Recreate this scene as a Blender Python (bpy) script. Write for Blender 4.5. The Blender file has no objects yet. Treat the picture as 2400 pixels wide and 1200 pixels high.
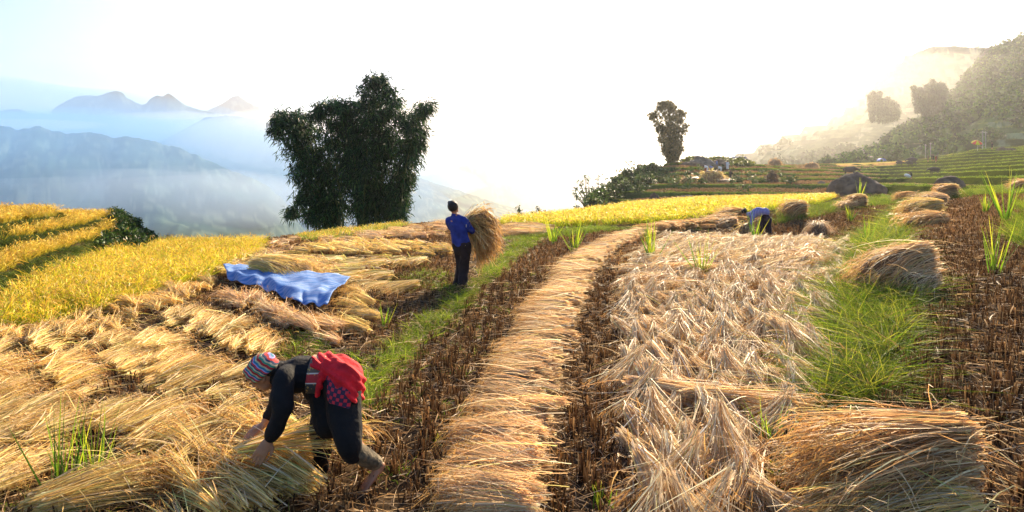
import bpy, math, random
import numpy as np
from mathutils import Vector, Matrix
rng = np.random.default_rng(11)
random.seed(5)
F = 1564.0; CX = 1200.0; HY = 420.0; EYE = 2.0
SC = bpy.context.scene
COL = SC.collection

def W(px, py, Y):
    return np.array([(px - CX) * Y / F, Y, EYE - (py - HY) * Y / F], float)

# ------------------------------------------------------------- object helpers
def tag(o, label=None, cat=None, group=None, kind=None):
    if label: o['label'] = label
    if cat: o['category'] = cat
    if group: o['group'] = group
    if kind: o['kind'] = kind
    return o

def empty(name, loc, label=None, cat=None, group=None, rz=0.0):
    o = bpy.data.objects.new(name, None); COL.objects.link(o)
    o.location = Vector(loc); o.rotation_euler = (0, 0, rz)
    o.empty_display_size = 0.1
    return tag(o, label, cat, group)

def link(name, me, parent=None, loc=None):
    o = bpy.data.objects.new(name, me); COL.objects.link(o)
    if parent is not None:
        o.parent = parent
        if loc is None: o.location = -Vector(parent.location)   # world-space mesh under an unrotated empty
        else: o.location = Vector(loc)
    elif loc is not None: o.location = Vector(loc)
    return o

def mesh_np(name, V, Q, mat=None, col=None, smooth=False, tris=None):
    me = bpy.data.meshes.new(name)
    V = np.ascontiguousarray(V, np.float32); Q = np.ascontiguousarray(Q, np.int32)
    k = Q.shape[1]
    me.vertices.add(len(V)); me.vertices.foreach_set('co', V.ravel())
    me.loops.add(Q.size); me.loops.foreach_set('vertex_index', Q.ravel())
    me.polygons.add(len(Q))
    me.polygons.foreach_set('loop_start', np.arange(0, Q.size, k, dtype=np.int32))
    me.polygons.foreach_set('loop_total', np.full(len(Q), k, np.int32))
    if smooth: me.polygons.foreach_set('use_smooth', np.ones(len(Q), bool))
    me.update(calc_edges=True)
    if col is not None:
        at = me.color_attributes.new('Col', 'FLOAT_COLOR', 'POINT')
        c = np.ones((len(V), 4), np.float32); c[:, :3] = col
        at.data.foreach_set('color', c.ravel())
    if mat: me.materials.append(mat)
    return me

def grid_faces(nr, nc):
    i = np.arange(nr - 1)[:, None] * nc + np.arange(nc - 1)[None, :]
    return np.stack([i, i + 1, i + nc + 1, i + nc], -1).reshape(-1, 4)

# ------------------------------------------------------------- noise
def _h(ix, iy, s):
    v = np.sin(ix * 127.1 + iy * 311.7 + s * 74.7) * 43758.5453
    return v - np.floor(v)
def vnoise(x, y, s=0):
    x = np.asarray(x, float); y = np.asarray(y, float)
    ix = np.floor(x); iy = np.floor(y); fx = x - ix; fy = y - iy
    fx = fx * fx * (3 - 2 * fx); fy = fy * fy * (3 - 2 * fy)
    a = _h(ix, iy, s); b = _h(ix + 1, iy, s); c = _h(ix, iy + 1, s); d = _h(ix + 1, iy + 1, s)
    return (a * (1 - fx) + b * fx) * (1 - fy) + (c * (1 - fx) + d * fx) * fy
def fbm(x, y, s=0, o=4):
    t = 0; a = .5; n = 0
    for k in range(o):
        t = t + a * vnoise(x * 2 ** k + 17.3 * k, y * 2 ** k - 9.1 * k, s + k); n += a; a *= .5
    return t / n
def sst(x, a, b):
    t = np.clip((x - a) / (b - a), 0, 1); return t * t * (3 - 2 * t)

# ------------------------------------------------------------- materials
def newmat(name):
    m = bpy.data.materials.new(name); m.use_nodes = True
    nt = m.node_tree; nt.nodes.clear()
    out = nt.nodes.new('ShaderNodeOutputMaterial')
    return m, nt, out

def mat_plain(name, color, rough=.8, var=.25, scale=8., bump=.0, metal=0., spec=.3, sss=None, bscale=None):
    m, nt, out = newmat(name)
    p = nt.nodes.new('ShaderNodeBsdfPrincipled')
    tc = nt.nodes.new('ShaderNodeTexCoord'); nz = nt.nodes.new('ShaderNodeTexNoise')
    nz.inputs['Scale'].default_value = scale; nz.inputs['Detail'].default_value = 5
    nt.links.new(tc.outputs['Object'], nz.inputs['Vector'])
    mr = nt.nodes.new('ShaderNodeMapRange'); mr.inputs[1].default_value = .3; mr.inputs[2].default_value = .7
    mr.inputs[3].default_value = 1 - var; mr.inputs[4].default_value = 1 + var
    nt.links.new(nz.outputs['Fac'], mr.inputs[0])
    mul = nt.nodes.new('ShaderNodeVectorMath'); mul.operation = 'SCALE'
    mul.inputs[0].default_value = color; nt.links.new(mr.outputs[0], mul.inputs['Scale'])
    nt.links.new(mul.outputs[0], p.inputs['Base Color'])
    p.inputs['Roughness'].default_value = rough; p.inputs['Metallic'].default_value = metal
    p.inputs['Specular IOR Level'].default_value = spec
    if bump:
        b = nt.nodes.new('ShaderNodeBump'); b.inputs['Strength'].default_value = bump; b.inputs['Distance'].default_value = .02
        n2 = nt.nodes.new('ShaderNodeTexNoise'); n2.inputs['Scale'].default_value = bscale or scale * 3; n2.inputs['Detail'].default_value = 6
        nt.links.new(tc.outputs['Object'], n2.inputs['Vector']); nt.links.new(n2.outputs['Fac'], b.inputs['Height'])
        nt.links.new(b.outputs[0], p.inputs['Normal'])
    nt.links.new(p.outputs[0], out.inputs['Surface'])
    return m

def mat_blade(name, transl=.35, rough=.6, gain=1.0, spec=.25):
    """vertex-coloured leaf / straw, lets light through"""
    m, nt, out = newmat(name)
    at = nt.nodes.new('ShaderNodeAttribute'); at.attribute_name = 'Col'
    sc = nt.nodes.new('ShaderNodeVectorMath'); sc.operation = 'SCALE'; sc.inputs['Scale'].default_value = gain
    nt.links.new(at.outputs['Color'], sc.inputs[0])
    p = nt.nodes.new('ShaderNodeBsdfPrincipled'); p.inputs['Roughness'].default_value = rough
    p.inputs['Specular IOR Level'].default_value = spec
    t = nt.nodes.new('ShaderNodeBsdfTranslucent'); mx = nt.nodes.new('ShaderNodeMixShader'); mx.inputs[0].default_value = transl
    nt.links.new(sc.outputs[0], p.inputs['Base Color']); nt.links.new(sc.outputs[0], t.inputs['Color'])
    nt.links.new(p.outputs[0], mx.inputs[1]); nt.links.new(t.outputs[0], mx.inputs[2])
    nt.links.new(mx.outputs[0], out.inputs['Surface'])
    return m

def mat_ground(name, scale=6., amt=.45, bump=.5, dist=.03):
    m, nt, out = newmat(name)
    at = nt.nodes.new('ShaderNodeAttribute'); at.attribute_name = 'Col'
    geo = nt.nodes.new('ShaderNodeNewGeometry')
    n1 = nt.nodes.new('ShaderNodeTexNoise'); n1.inputs['Scale'].default_value = scale; n1.inputs['Detail'].default_value = 8; n1.inputs['Roughness'].default_value = .7
    nt.links.new(geo.outputs['Position'], n1.inputs['Vector'])
    mr = nt.nodes.new('ShaderNodeMapRange'); mr.inputs[1].default_value = .3; mr.inputs[2].default_value = .7
    mr.inputs[3].default_value = 1 - amt; mr.inputs[4].default_value = 1 + amt
    nt.links.new(n1.outputs['Fac'], mr.inputs[0])
    sc = nt.nodes.new('ShaderNodeVectorMath'); sc.operation = 'SCALE'
    nt.links.new(at.outputs['Color'], sc.inputs[0]); nt.links.new(mr.outputs[0], sc.inputs['Scale'])
    p = nt.nodes.new('ShaderNodeBsdfPrincipled'); p.inputs['Roughness'].default_value = 1.; p.inputs['Specular IOR Level'].default_value = .0
    nt.links.new(sc.outputs[0], p.inputs['Base Color'])
    b = nt.nodes.new('ShaderNodeBump'); b.inputs['Strength'].default_value = bump; b.inputs['Distance'].default_value = dist
    nt.links.new(n1.outputs['Fac'], b.inputs['Height']); nt.links.new(b.outputs[0], p.inputs['Normal'])
    nt.links.new(p.outputs[0], out.inputs['Surface'])
    return m

# ------------------------------------------------------------- terrain
CT = [ # px, py, Y  (points of the ground as they stand)
 (-600,1200,4.0),(0,1200,4.0),(600,1200,4.01),(1200,1200,4.01),(1800,1190,4.0),(2400,1160,4.0),(3000,1120,4.0),
 (0,900,6.6),(600,900,6.55),(1200,900,6.5),(1800,890,6.45),(2400,830,6.3),(3000,760,6.2),
 (-900,800,8.5),(0,785,8.7),(300,725,10.3),(600,640,14.6),(900,680,12.1),(1085,677,12.2),(1400,665,12.4),(1800,660,12.0),(2090,684,9.2),(2400,590,11.5),(3000,540,11),
 (-500,640,14.5),(0,615,17.0),(300,610,18.0),(450,585,22.0),(615,575,22.0),(750,592,19),(900,600,17.6),(1200,590,18.3),(1500,588,18),(1800,585,18),(2040,575,15.8),(2160,540,17),(2400,520,17),(2900,470,17),
 (380,575,25),(620,570,24.5),(700,556,26),(800,548,28),(900,530,30),(1040,520,32),(1200,516,33),(1200,535,27),(1400,540,24.5),(1600,540,24.5),(1775,552,24.0),(1915,556,24),(1855,508,27),(2115,477,30),(2210,466,28),(2390,452,29),(2900,420,29),
 (1350,500,42),(1480,484,46),(1700,470,50),(1950,462,54),(1940,458,60),(2140,448,52),(2400,440,46),(2900,400,46),
 (1300,520,60),(1350,498,62),(1450,462,68),(1610,462,62),(1800,452,68),(2100,430,70),(2300,415,66),(2600,390,62),
 (1480,418,88),(1570,386,104),(1540,396,104),(1665,425,86),(1700,386,104),(1760,390,108),(1900,420,95),(2130,414,108),(2300,385,105),(2600,350,105),
 (1815,388,132),(1900,391,136),(2000,408,118),(2180,396,140),(2180,380,152),(2290,349,152),(2360,349,152),(2600,310,150),
 (1780,392,165),(1950,386,185),(2070,380,215),(2200,370,215),(2300,349,190),(2450,335,190),(2700,290,200),
 (1700,400,200),(1650,420,180),
]
_c = np.array([W(*c) for c in CT])
def _uv(X, Y): return X / Y * 2.0, np.log(Y) * 1.0
_cu, _cv = _uv(_c[:, 0], _c[:, 1])
def _tps(r2): return np.where(r2 > 1e-12, r2 * np.log(np.maximum(r2, 1e-12)), 0.)
_N = len(CT)
_S = _c[:, 2] / _c[:, 1] ** .5          # height scaled by distance so errors stay even in view
_K = _tps((_cu[:, None] - _cu) ** 2 + (_cv[:, None] - _cv) ** 2) + np.eye(_N) * 2e-3
_P = np.stack([np.ones(_N), _cu, _cv], 1)
_w = np.linalg.solve(np.block([[_K, _P], [_P.T, np.zeros((3, 3))]]), np.concatenate([_S, np.zeros(3)]))
RIM = np.array([[-3000,22],[-600,24],[0,24],[150,25],[300,26],[380,27],[620,26.5],[760,29.5],[900,33],[1060,35],[1200,37],[1330,46],[1380,66],[1450,84],[1520,104],[1600,116],[1680,122],[1740,140],[1800,175],[1900,235],[2400,240],[5000,240]], float)
TA = np.array([(-7.9,9.2),(-9.28,12.1),(-10.6,15.5),(-12.0,19.2),(-13.2,22.2),(-13.9,23.3),(-15.0,24.2),(-60,26),(-60,5),(-9.5,5)])
TB = np.array([(-10.2,12.4),(-11.3,14.8),(-12.1,17.5),(-13.3,21.),(-14.6,24.4),(-15.6,25.2),(-60,28),(-60,5),(-13,7)])
TC = np.array([(-11.6,14.6),(-12.4,16.1),(-13.0,18.0),(-13.7,20.2),(-14.6,21.2),(-60,25),(-60,5),(-13,9)])
def sdpoly(X, Y, P):
    d = np.full(np.shape(X), 1e9); ins = np.zeros(np.shape(X), bool)
    n = len(P)
    for i in range(n):
        ax, ay = P[i]; bx, by = P[(i + 1) % n]
        ex, ey = bx - ax, by - ay
        t = np.clip(((X - ax) * ex + (Y - ay) * ey) / (ex * ex + ey * ey), 0, 1)
        d = np.minimum(d, np.hypot(X - ax - t * ex, Y - ay - t * ey))
        c = ((ay > Y) != (by > Y)) & (X < (bx - ax) * (Y - ay) / (by - ay + 1e-12) + ax)
        ins ^= c
    return np.where(ins, -d, d)
def base_z(X, Y):
    Y = np.maximum(Y, .4)
    u, v = _uv(X, Y)
    u = np.clip(u, -3.6, 3.2); v = np.clip(v, math.log(3.2), math.log(230))
    out = np.full(u.shape, _w[_N]) + _w[_N + 1] * u + _w[_N + 2] * v
    for i in range(_N):
        out = out + _w[i] * _tps((u - _cu[i]) ** 2 + (v - _cv[i]) ** 2)
    return out * np.exp(v) ** .5
def terrain(X, Y, info=False):
    X = np.asarray(X, float); Y = np.asarray(Y, float)
    shp = X.shape; X = X.ravel(); Y = Y.ravel()
    Yc = np.maximum(Y, .4)
    z = base_z(X, Yc)
    px = X / Yc * F + CX
    rim = np.interp(px, RIM[:, 0], RIM[:, 1])
    # left rice terraces
    bank = np.zeros_like(z); wob = (fbm(X * .8, Y * .8, 3) - .5) * .5
    for P, zt in ((TA, .28), (TB, .60), (TC, .88)):
        near = (X < -6) & (Y < 40) & (Y > 3)
        if near.any():
            sd = sdpoly(X[near], Y[near], P) + wob[near]
            w = .30 + np.clip(Y[near] - 20.5, 0, 5) * .28
            t = sst(-sd, -w, .05)
            z[near] = z[near] * (1 - t) + np.maximum(z[near], zt) * t
            bank[near] = np.maximum(bank[near], 4 * t * (1 - t))
    # right-hand terraces : quantise the slope
    m = np.maximum(sst(Y, 54, 60) * sst(px, 1380, 1460), sst(px, 2020, 2100) * sst(Y, 33, 37)) * (1 - sst(Y, 160, 200))
    rt = sst(px, 2040, 2140); h = .78 + .06 * rt; keep_ = .68 * (1 - sst(px, 1980, 2100)) * sst(px, 1440, 1600)
    zz = z + ((fbm(X * .09, Y * .09, 21, 3) - .5) * 2.3 + (fbm(X * .3 + 40, Y * .3, 25, 2) - .5) * .45) * (1 - .72 * rt) + (fbm(X * .5, Y * .5, 5, 2) - .5) * .12
    k = np.floor(zz / h); f = zz / h - k
    st = sst(f, .84 - .26 * rt, .97)
    lip = sst(f, .94, .99) * .13 + (1 - sst(f, 0.0, .05)) * .13
    lipm = np.maximum(sst(f, .94, .97), 1 - sst(f, .03, .06))
    zq = (k + st) * h + lip
    z = z * (1 - m) + ((zq - h * .45) * (1 - keep_) + (zz - h * .3) * keep_) * m
    tb = m * sst(f, .80 - .26 * rt, .84 - .26 * rt)
    # small relief
    near = Y < 60
    z = z + np.where(near, (fbm(X * .9, Y * .9, 31, 3) - .5) * .10 * np.clip(Y / 8, .4, 1), 0) * (1 - m)
    # falls away into the valley
    d = np.maximum(Yc - rim, 0)
    drop = np.where(d > 0, 190 * (1 - np.exp(-(np.maximum(d - .0, 0) / 330))) + np.minimum(d * .25, 3), 0)
    drop = drop * np.where(px > 1780, 1 - sst(px, 1780, 1900) * .93, 1)
    z = z - drop
    far = sst(Yc, 500, 900)
    z = z * (1 - far) + (-186 + (fbm(X * .004, Y * .004, 8) - .5) * 30) * far
    z = z.reshape(shp)
    if info: return z, bank.reshape(shp), np.maximum(tb, lipm * m * 2).reshape(shp), m.reshape(shp), d.reshape(shp), k.reshape(shp), px.reshape(shp)
    return z
def gz(X, Y): return terrain(np.atleast_1d(X), np.atleast_1d(Y))
def proj(X, Y, Z): return X / Y * F + CX, HY - (Z - EYE) / Y * F
_ys = np.exp(np.linspace(math.log(2.5), math.log(240), 900))
def p2g(px, py, y0=2.5):
    """where the line of sight through a photo point meets the ground"""
    Xs = (px - CX) * _ys / F; z = terrain(Xs, _ys)
    ray = EYE - (py - HY) * _ys / F
    ok = (ray <= z) & (_ys > y0)
    i = int(np.argmax(ok)) if ok.any() else len(_ys) - 1
    Y = _ys[i]
    return np.array([(px - CX) * Y / F, Y, z[i]])
def inpoly(px, py, P):
    ins = np.zeros(px.shape, bool); n = len(P)
    for i in range(n):
        ax, ay = P[i]; bx, by = P[(i + 1) % n]
        c = ((ay > py) != (by > py)) & (px < (bx - ax) * (py - ay) / (by - ay + 1e-12) + ax)
        ins ^= c
    return ins
def area_pts(poly, density, yr=None, lod=1.0, ymax=70):
    """points on the ground inside a photo-space outline; density per m2 at 6 m, thinning with distance"""
    G = [p2g(x, y) for x, y in poly]
    X0 = min(g[0] for g in G) - 1.5; X1 = max(g[0] for g in G) + 1.5
    Y0 = min(g[1] for g in G) - .5; Y1 = min(max(g[1] for g in G) + 2., ymax)
    if yr: Y0, Y1 = yr
    out = []
    y = max(Y0, 2.5)
    while y < Y1:
        y2 = min(y * 1.25, Y1)
        dd = density * min(1., (6. / y)) ** lod
        n = rng.poisson(dd * (X1 - X0) * (y2 - y))
        X = rng.uniform(X0, X1, n); Yv = rng.uniform(y, y2, n)
        out.append(np.stack([X, Yv], 1)); y = y2
    P = np.concatenate(out); Z = terrain(P[:, 0], P[:, 1])
    px, py = proj(P[:, 0], P[:, 1], Z)
    k = inpoly(px, py, poly)
    return np.column_stack([P[k], Z[k]])
# ------- areas of the picture's ground, used for soil colours and for what grows on them
A_BUND1 = [(800,960),(850,880),(940,790),(1020,730),(1075,690),(1150,620),(1215,568),(1260,545),(1420,532),(1440,542),(1275,562),(1205,612),(1120,690),(1050,760),(960,850),(900,930),(860,990)]
A_BUND2 = [(1890,985),(1925,830),(1950,730),(1985,640),(2030,570),(2075,520),(2120,480),(2170,470),(2140,520),(2110,560),(2150,640),(2130,760),(2100,880),(2050,985)]
A_STRIP = [(840,1260),(880,1100),(860,1000),(905,935),(965,855),(1055,765),(1125,695),(1210,615),(1280,566),(1440,545),(1520,545),(1400,590),(1320,660),(1260,760),(1215,880),(1120,1000),(1020,1260)]
A_STRIP2 = [(1290,1260),(1320,1050),(1350,900),(1375,760),(1400,680),(1460,590),(1530,560),(1600,545),(1560,570),(1470,640),(1440,740),(1420,850),(1430,950),(1400,1260)]
A_RIGHT = [(2060,1260),(2070,985),(2120,860),(2150,700),(2160,600),(2130,545),(2200,480),(2330,455),(2700,430),(3000,500),(3000,1260)]
A_UPR = [(1800,560),(1815,510),(1870,512),(1960,492),(2100,482),(2060,530),(2010,585),(1900,572)]
A_HAND = [(1425,1290),(1445,1000),(1455,850),(1455,700),(1490,620),(1560,558),(1730,545),(1870,562),(1995,582),(1970,650),(1945,740),(1925,860),(1890,960),(1850,1010),(1830,1290)]
A_RICE1 = [(-200,790),(0,785),(170,775),(300,722),(420,690),(520,642),(600,606),(618,575),(560,578),(450,580),(385,572),(330,610),(280,600),(0,660),(-200,690)]
A_RICE2 = [(1165,527),(1200,518),(1340,503),(1480,484),(1650,468),(1960,462),(1920,478),(1800,494),(1700,512),(1500,525),(1300,532)]
A_RICE3 = [(690,565),(740,556),(850,543),(940,531),(960,533),(900,548),(760,572)]
ARE = dict(b1=A_BUND1, b2=A_BUND2)
# ------------------------------------------------------------- the ground sheet
def lin(r, g, b): return np.array([r, g, b])
MUD = lin(.050, .034, .020); GRASS = lin(.075, .105, .018); STUB = lin(.40, .20, .075); SOIL = lin(.085, .055, .032)
def build_ground():
    ys = np.concatenate([np.exp(np.linspace(math.log(.45), math.log(32), 600)), np.exp(np.linspace(math.log(32.2), math.log(175), 760)), np.exp(np.linspace(math.log(176), math.log(230), 30)), np.exp(np.linspace(math.log(234), math.log(9000), 110))])
    us = np.concatenate([np.linspace(-3.2, -1.0, 40, endpoint=False), np.linspace(-1.0, 1.0, 640, endpoint=False), np.linspace(1.0, 3.2, 41)])
    Yg, Ug = np.meshgrid(ys, us, indexing='ij'); Xg = Ug * Yg
    Z, bank, tb, m, d, k, px = terrain(Xg, Yg, True)
    _, py = proj(Xg, Yg, Z)
    n = fbm(Xg * .7, Yg * .7, 41); n2 = fbm(Xg * 3, Yg * 3, 43, 3)
    c = np.zeros(Xg.shape + (3,)) + MUD
    def put(mask, colr):
        nonlocal c
        mask = np.clip(mask, 0, 1)[..., None]; c = c * (1 - mask) + colr * mask
    put(sst(n, .45, .6) * .5, SOIL)
    near = (Yg < 60)
    for P in (A_BUND1, A_BUND2): put((inpoly(px, py, P) & near) * .9, GRASS * .8)
    put((inpoly(px, py, A_RICE1) & near) * .9, lin(.10, .095, .02))
    put((inpoly(px, py, A_RICE2)) * 1., lin(.20, .16, .03))
    put((inpoly(px, py, A_RICE3)) * 1., lin(.16, .16, .03))
    put((inpoly(px, py, A_HAND) & near) * .7, lin(.16, .10, .055))
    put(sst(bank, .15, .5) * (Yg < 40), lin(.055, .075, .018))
    put((m > .5) * 1., np.where((_h(k, k * 0, 3) > .15)[..., None], STUB * (1 + .3 * (_h(k, k, 9)[..., None] - .5)), lin(.34, .27, .05)))
    put(sst(px, 2040, 2100) * (m > .3), np.stack([.07 + .10 * n2, .075 + .07 * n2, .022 + 0 * n2], -1))
    put(sst(Yg, 110, 125) * (px > 1745) * (px < 2120) * (Yg < 240), lin(.42, .25, .09))
    Zok = (px < 2330)
    yell = (px > 1960) * sst(Yg, 128, 150) * (fbm(Xg * .03, Yg * .05, 51, 2) > .48)
    put(yell * .6 * (Zok), lin(.40, .37, .06))
    put(sst(tb, .3, .7), np.stack([.030 + .035 * n2, .040 + .035 * n2, .010 + 0 * n2], -1))  # green bank faces, darkened in colour to stand for their backlit shade
    put((tb > 1.2) * 1., np.stack([.15 + .11 * n2, .20 + .12 * n2, .02 + 0 * n2], -1))  # grassy lips, brightened in colour to stand for the sun's rim light
    put((px < 2040) * (m > .4) * (fbm(Xg * .12, Yg * .12, 57, 3) > .56) * .8, lin(.10, .13, .03))
    knoll = (px > 1330) * (px < 1640) * (Yg > 55) * (Yg < 130) * sst(1575 - (px + (py - 400) * .9), 0, 40)
    put(knoll * .9, lin(.06, .08, .025))
    put((d > .5) * 1., lin(.06, .09, .03))
    patch = (fbm(Xg * .012, Yg * .012, 61, 3) > .55) * (Yg > 500)
    put(patch * .6, lin(.30, .30, .20))
    V = np.stack([Xg, Yg, Z], -1).reshape(-1, 3)
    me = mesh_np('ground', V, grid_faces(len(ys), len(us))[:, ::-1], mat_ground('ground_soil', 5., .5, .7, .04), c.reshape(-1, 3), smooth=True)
    o = link('ground', me); tag(o, kind='structure')
    # ground under and behind the viewpoint
    X2, Y2 = np.meshgrid(np.linspace(-40, 40, 30), np.linspace(-30, .75, 20)); 
    V2 = np.stack([X2, Y2, np.full(X2.shape, -.06)], -1).reshape(-1, 3)
    me = mesh_np('path', V2, grid_faces(20, 30), me.materials[0], np.tile(SOIL, (len(V2), 1)))
    tag(link('path', me), kind='structure')
build_ground()

# ------------------------------------------------------------- hills and mountains
def ridge(name, crest, foot, nx=260, nt=70, back=1.0, seed=1, amp=.12, gully=18., power=1.15, colr=None, terr=None, mat=None, tcol=None, hook=None, crag=.02):
    """crest: list of (px, py, Y); foot: (Y, z) where the front slope ends"""
    cr = np.array(crest, float)
    pxs = np.linspace(cr[0, 0], cr[-1, 0], nx)
    pyc = np.interp(pxs, cr[:, 0], cr[:, 1]); Yc = np.interp(pxs, cr[:, 0], cr[:, 2])
    Xc = (pxs - CX) * Yc / F; Zc = EYE - (pyc - HY) * Yc / F
    Zc = Zc + (fbm(pxs / 14., pxs * 0 + seed, seed, 4) - .5) * crag * Yc * .35
    Yf = np.interp(pxs, *foot[0]) if isinstance(foot[0], tuple) else np.full(nx, foot[0])
    Zf = np.full(nx, foot[1])
    t = np.linspace(-1, 1, nt)[:, None]
    tt = np.abs(t)
    Yr = np.where(t < 0, Yc + tt * (Yc - Yf) * back, Yc - tt * (Yc - Yf))
    Xr = Xc[None] * (1 + (Yr / Yc - 1) * .85)
    prof = (1 - tt) ** power
    H = (Zc - Zf)[None]
    wx = (fbm(Xr * gully / 2500, Yr * gully / 2500, seed + 2, 3) - .5) * 900 / gully; wy = (fbm(Xr * gully / 2500 + 9, Yr * gully / 2500, seed + 4, 3) - .5) * 900 / gully
    nz = (fbm((Xr + wx) * gully / 1200 + seed, (Yr + wy) * gully / 1200, seed, 5) - .5) * 2
    rg = 1 - np.abs(fbm((Xr + wx + (Yr * .6)) * gully / 900 + 3, (Yr + wy) * gully / 1500, seed + 5, 5) - .5) * 5
    Zr = Zf + H * prof + H * amp * (nz + .6 * rg) * np.sin(np.pi * np.clip(tt, 0, 1)) * 1.0
    tmask = None
    c = np.zeros(Zr.shape + (3,)) + (colr if colr is not None else lin(.05, .08, .05))
    n = fbm(Xr * gully / 300, Yr * gully / 300, seed + 9)
    c = c * (.35 + 1.3 * sst(n, .3, .7)[..., None]) + (fbm(Xr * gully / 90, Yr * gully / 90, seed + 31, 4) > .60)[..., None] * np.array([.10, .11, .07])
    if terr:
        h, mfn = terr
        mk = mfn(Xr, Yr, Zr, proj(Xr, Yr, Zr))
        zz = Zr + (fbm(Xr * .02, Yr * .02, 77, 3) - .5) * h * 2.5
        k = np.floor(zz / h); f = zz / h - k
        zq = (k + sst(f, .55, .95)) * h
        Zr = Zr * (1 - mk) + zq * mk
        flat = (f < .5) * mk
        c = c * (1 - flat[..., None]) + (tcol if tcol is not None else lin(.42, .38, .09)) * flat[..., None]
    V = np.stack([Xr, Yr, Zr], -1).reshape(-1, 3)
    me = mesh_np(name, V, grid_faces(nt, nx), mat, c.reshape(-1, 3), smooth=True)
    o = link(name, me); tag(o, kind='structure')
    return V.reshape(nt, nx, 3)
M_HILL = mat_ground('hill_cover', .25, .35, .6, 1.)
M_MT = mat_ground('mountain_cover', .01, .4, .6, 12.)
def full(Xr, Yr, Zr, p): return np.ones(Xr.shape)
def h1m(X, Y, Z, p):
    px, py = p
    line = np.interp(px, [1900, 2000, 2150, 2230, 2300, 2420], [330, 345, 330, 318, 262, 300])
    return sst(py, line + 0, line + 16) * sst(fbm(X * .03, Y * .03, 90, 3), .30, .42)
def h2m(X, Y, Z, p):
    px, py = p
    return sst(fbm(X * .012, Y * .012, 91, 3), .34, .46)
HILL1 = ridge('hillside', [(1900,396,250),(2000,380,262),(2060,352,280),(2130,308,300),(2180,288,315),(2235,232,325),(2290,160,340),(2340,120,350),(2400,98,360),(2600,40,380),(3000,-60,400),(3600,-120,420)],
      (190, 2.), nx=620, nt=260, seed=3, amp=.05, gully=20, colr=lin(.060, .085, .020), terr=(2.6, h1m), mat=M_HILL, power=1.05, tcol=lin(.25,.28,.05), crag=.006)
HILL2 = ridge('hill', [(1700,392,430),(1760,368,435),(1850,336,440),(1950,292,450),(2020,262,455),(2060,250,460),(2120,246,465),(2200,222,470),(2300,190,480),(2600,120,500)],
      (300, -2.), nx=500, nt=240, seed=6, amp=.05, gully=12, colr=lin(.075, .09, .035), terr=(3.4, h2m), mat=M_HILL, power=1.05, tcol=lin(.32,.30,.08), crag=.004)
HILL3 = ridge('hill_far', [(1640,400,492),(1700,386,492),(1800,352,492),(1900,290,501),(1980,240,501),(2040,196,510),(2090,148,510),(2112,132,514),(2140,116,519),(2240,112,519),(2335,112,528),(2450,104,528),(2900,60,545)],
      (400, -8.), nx=300, nt=120, seed=9, amp=.05, gully=8, colr=lin(.05, .085, .05), terr=(7., h2m), mat=M_HILL, power=1.1, tcol=lin(.12,.16,.08), crag=.004)
MB = -188.
ridge('mountain_near', [(-500,250,1500),(-250,270,1500),(-100,292,1500),(0,288,1500),(28,292,1500),(40,300,1500),(95,289,1500),(120,300,1500),(165,309,1500),(215,305,1500),(270,318,1500),(300,316,1500),(345,322,1500),(400,338,1500),(430,345,1490),(500,378,1480),(560,402,1470),(620,428,1450),(660,462,1430),(700,520,1400),(760,600,1400),(900,640,1400)],
      (720, MB), seed=12, amp=.10, gully=5, colr=lin(.035, .065, .045), mat=M_MT, crag=.014)
ridge('mountain_middle', [(150,420,2350),(300,372,2400),(390,322,2400),(440,296,2400),(480,272,2400),(530,267,2400),(570,270,2400),(610,276,2400),(680,300,2400),(760,316,2400),(860,360,2450),(1000,420,2500),(1300,520,2500)],
      (1500, MB), seed=16, amp=.08, gully=4, colr=lin(.04, .07, .05), mat=M_MT, crag=.010)
ridge('mountain_high', [(-700,250,3600),(-300,266,3600),(-120,280,3600),(-20,268,3600),(8,254,3600),(28,250,3600),(45,254,3600),(70,262,3600),(118,262,3600),(135,246,3600),(165,226,3600),(200,222,3600),(228,219,3600),(250,213,3600),(275,208,3600),(288,212,3600),(298,226,3600),(330,240,3600),(342,238,3600),(352,226,3600),(372,219,3600),(385,221,3600),(396,217,3600),(412,226,3600),(440,244,3600),(500,262,3600),(620,320,3600),(800,420,3600)],
      (2600, MB), seed=19, amp=.07, gully=3, colr=lin(.04, .07, .05), mat=M_MT, crag=.020)
ridge('mountain_farthest', [(380,330,5000),(480,258,5000),(520,240,5000),(545,222,5000),(560,220,5000),(580,236,5000),(640,262,5000),(760,300,5000),(900,235,5000),(1000,215,5000),(1060,250,5000),(1400,340,5000)],
      (4000, MB), seed=22, amp=.06, gully=3, colr=lin(.04, .07, .05), mat=M_MT, crag=.004)

# ------------------------------------------------------------- haze, sky, light, camera
SUN_AZ = math.radians(23); SUN_EL = math.radians(26)
def build_air():
    bpy.context.view_layer.update()
    x0, x1, y0, y1, z0, z1 = -9500, 9500, -60, 9600, -235, 620
    V = np.array([(x, y, z) for z in (z0, z1) for y in (y0, y1) for x in (x0, x1)], float)
    Q = np.array([(0, 2, 3, 1), (4, 5, 7, 6), (0, 1, 5, 4), (2, 6, 7, 3), (0, 4, 6, 2), (1, 3, 7, 5)])
    m, nt, out = newmat('haze_air')
    pv = nt.nodes.new('ShaderNodeVolumePrincipled')
    pv.inputs['Color'].default_value = (*HAZE_COL, 1); pv.inputs['Density'].default_value = HAZE_D
    pv.inputs['Anisotropy'].default_value = HAZE_G
    nt.links.new(pv.outputs[0], out.inputs['Volume'])
    o = link('haze', mesh_np('haze', V, Q, m)); tag(o, kind='stuff'); o['label'] = 'pale haze filling the whole valley air'; o['category'] = 'haze'
HAZE_COL = (.88, .90, .96); HAZE_D = 1.65e-4; HAZE_G = .78
build_air()
w = bpy.data.worlds.new('World'); SC.world = w; w.use_nodes = True
nt = w.node_tree; bg = nt.nodes['Background']
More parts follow.
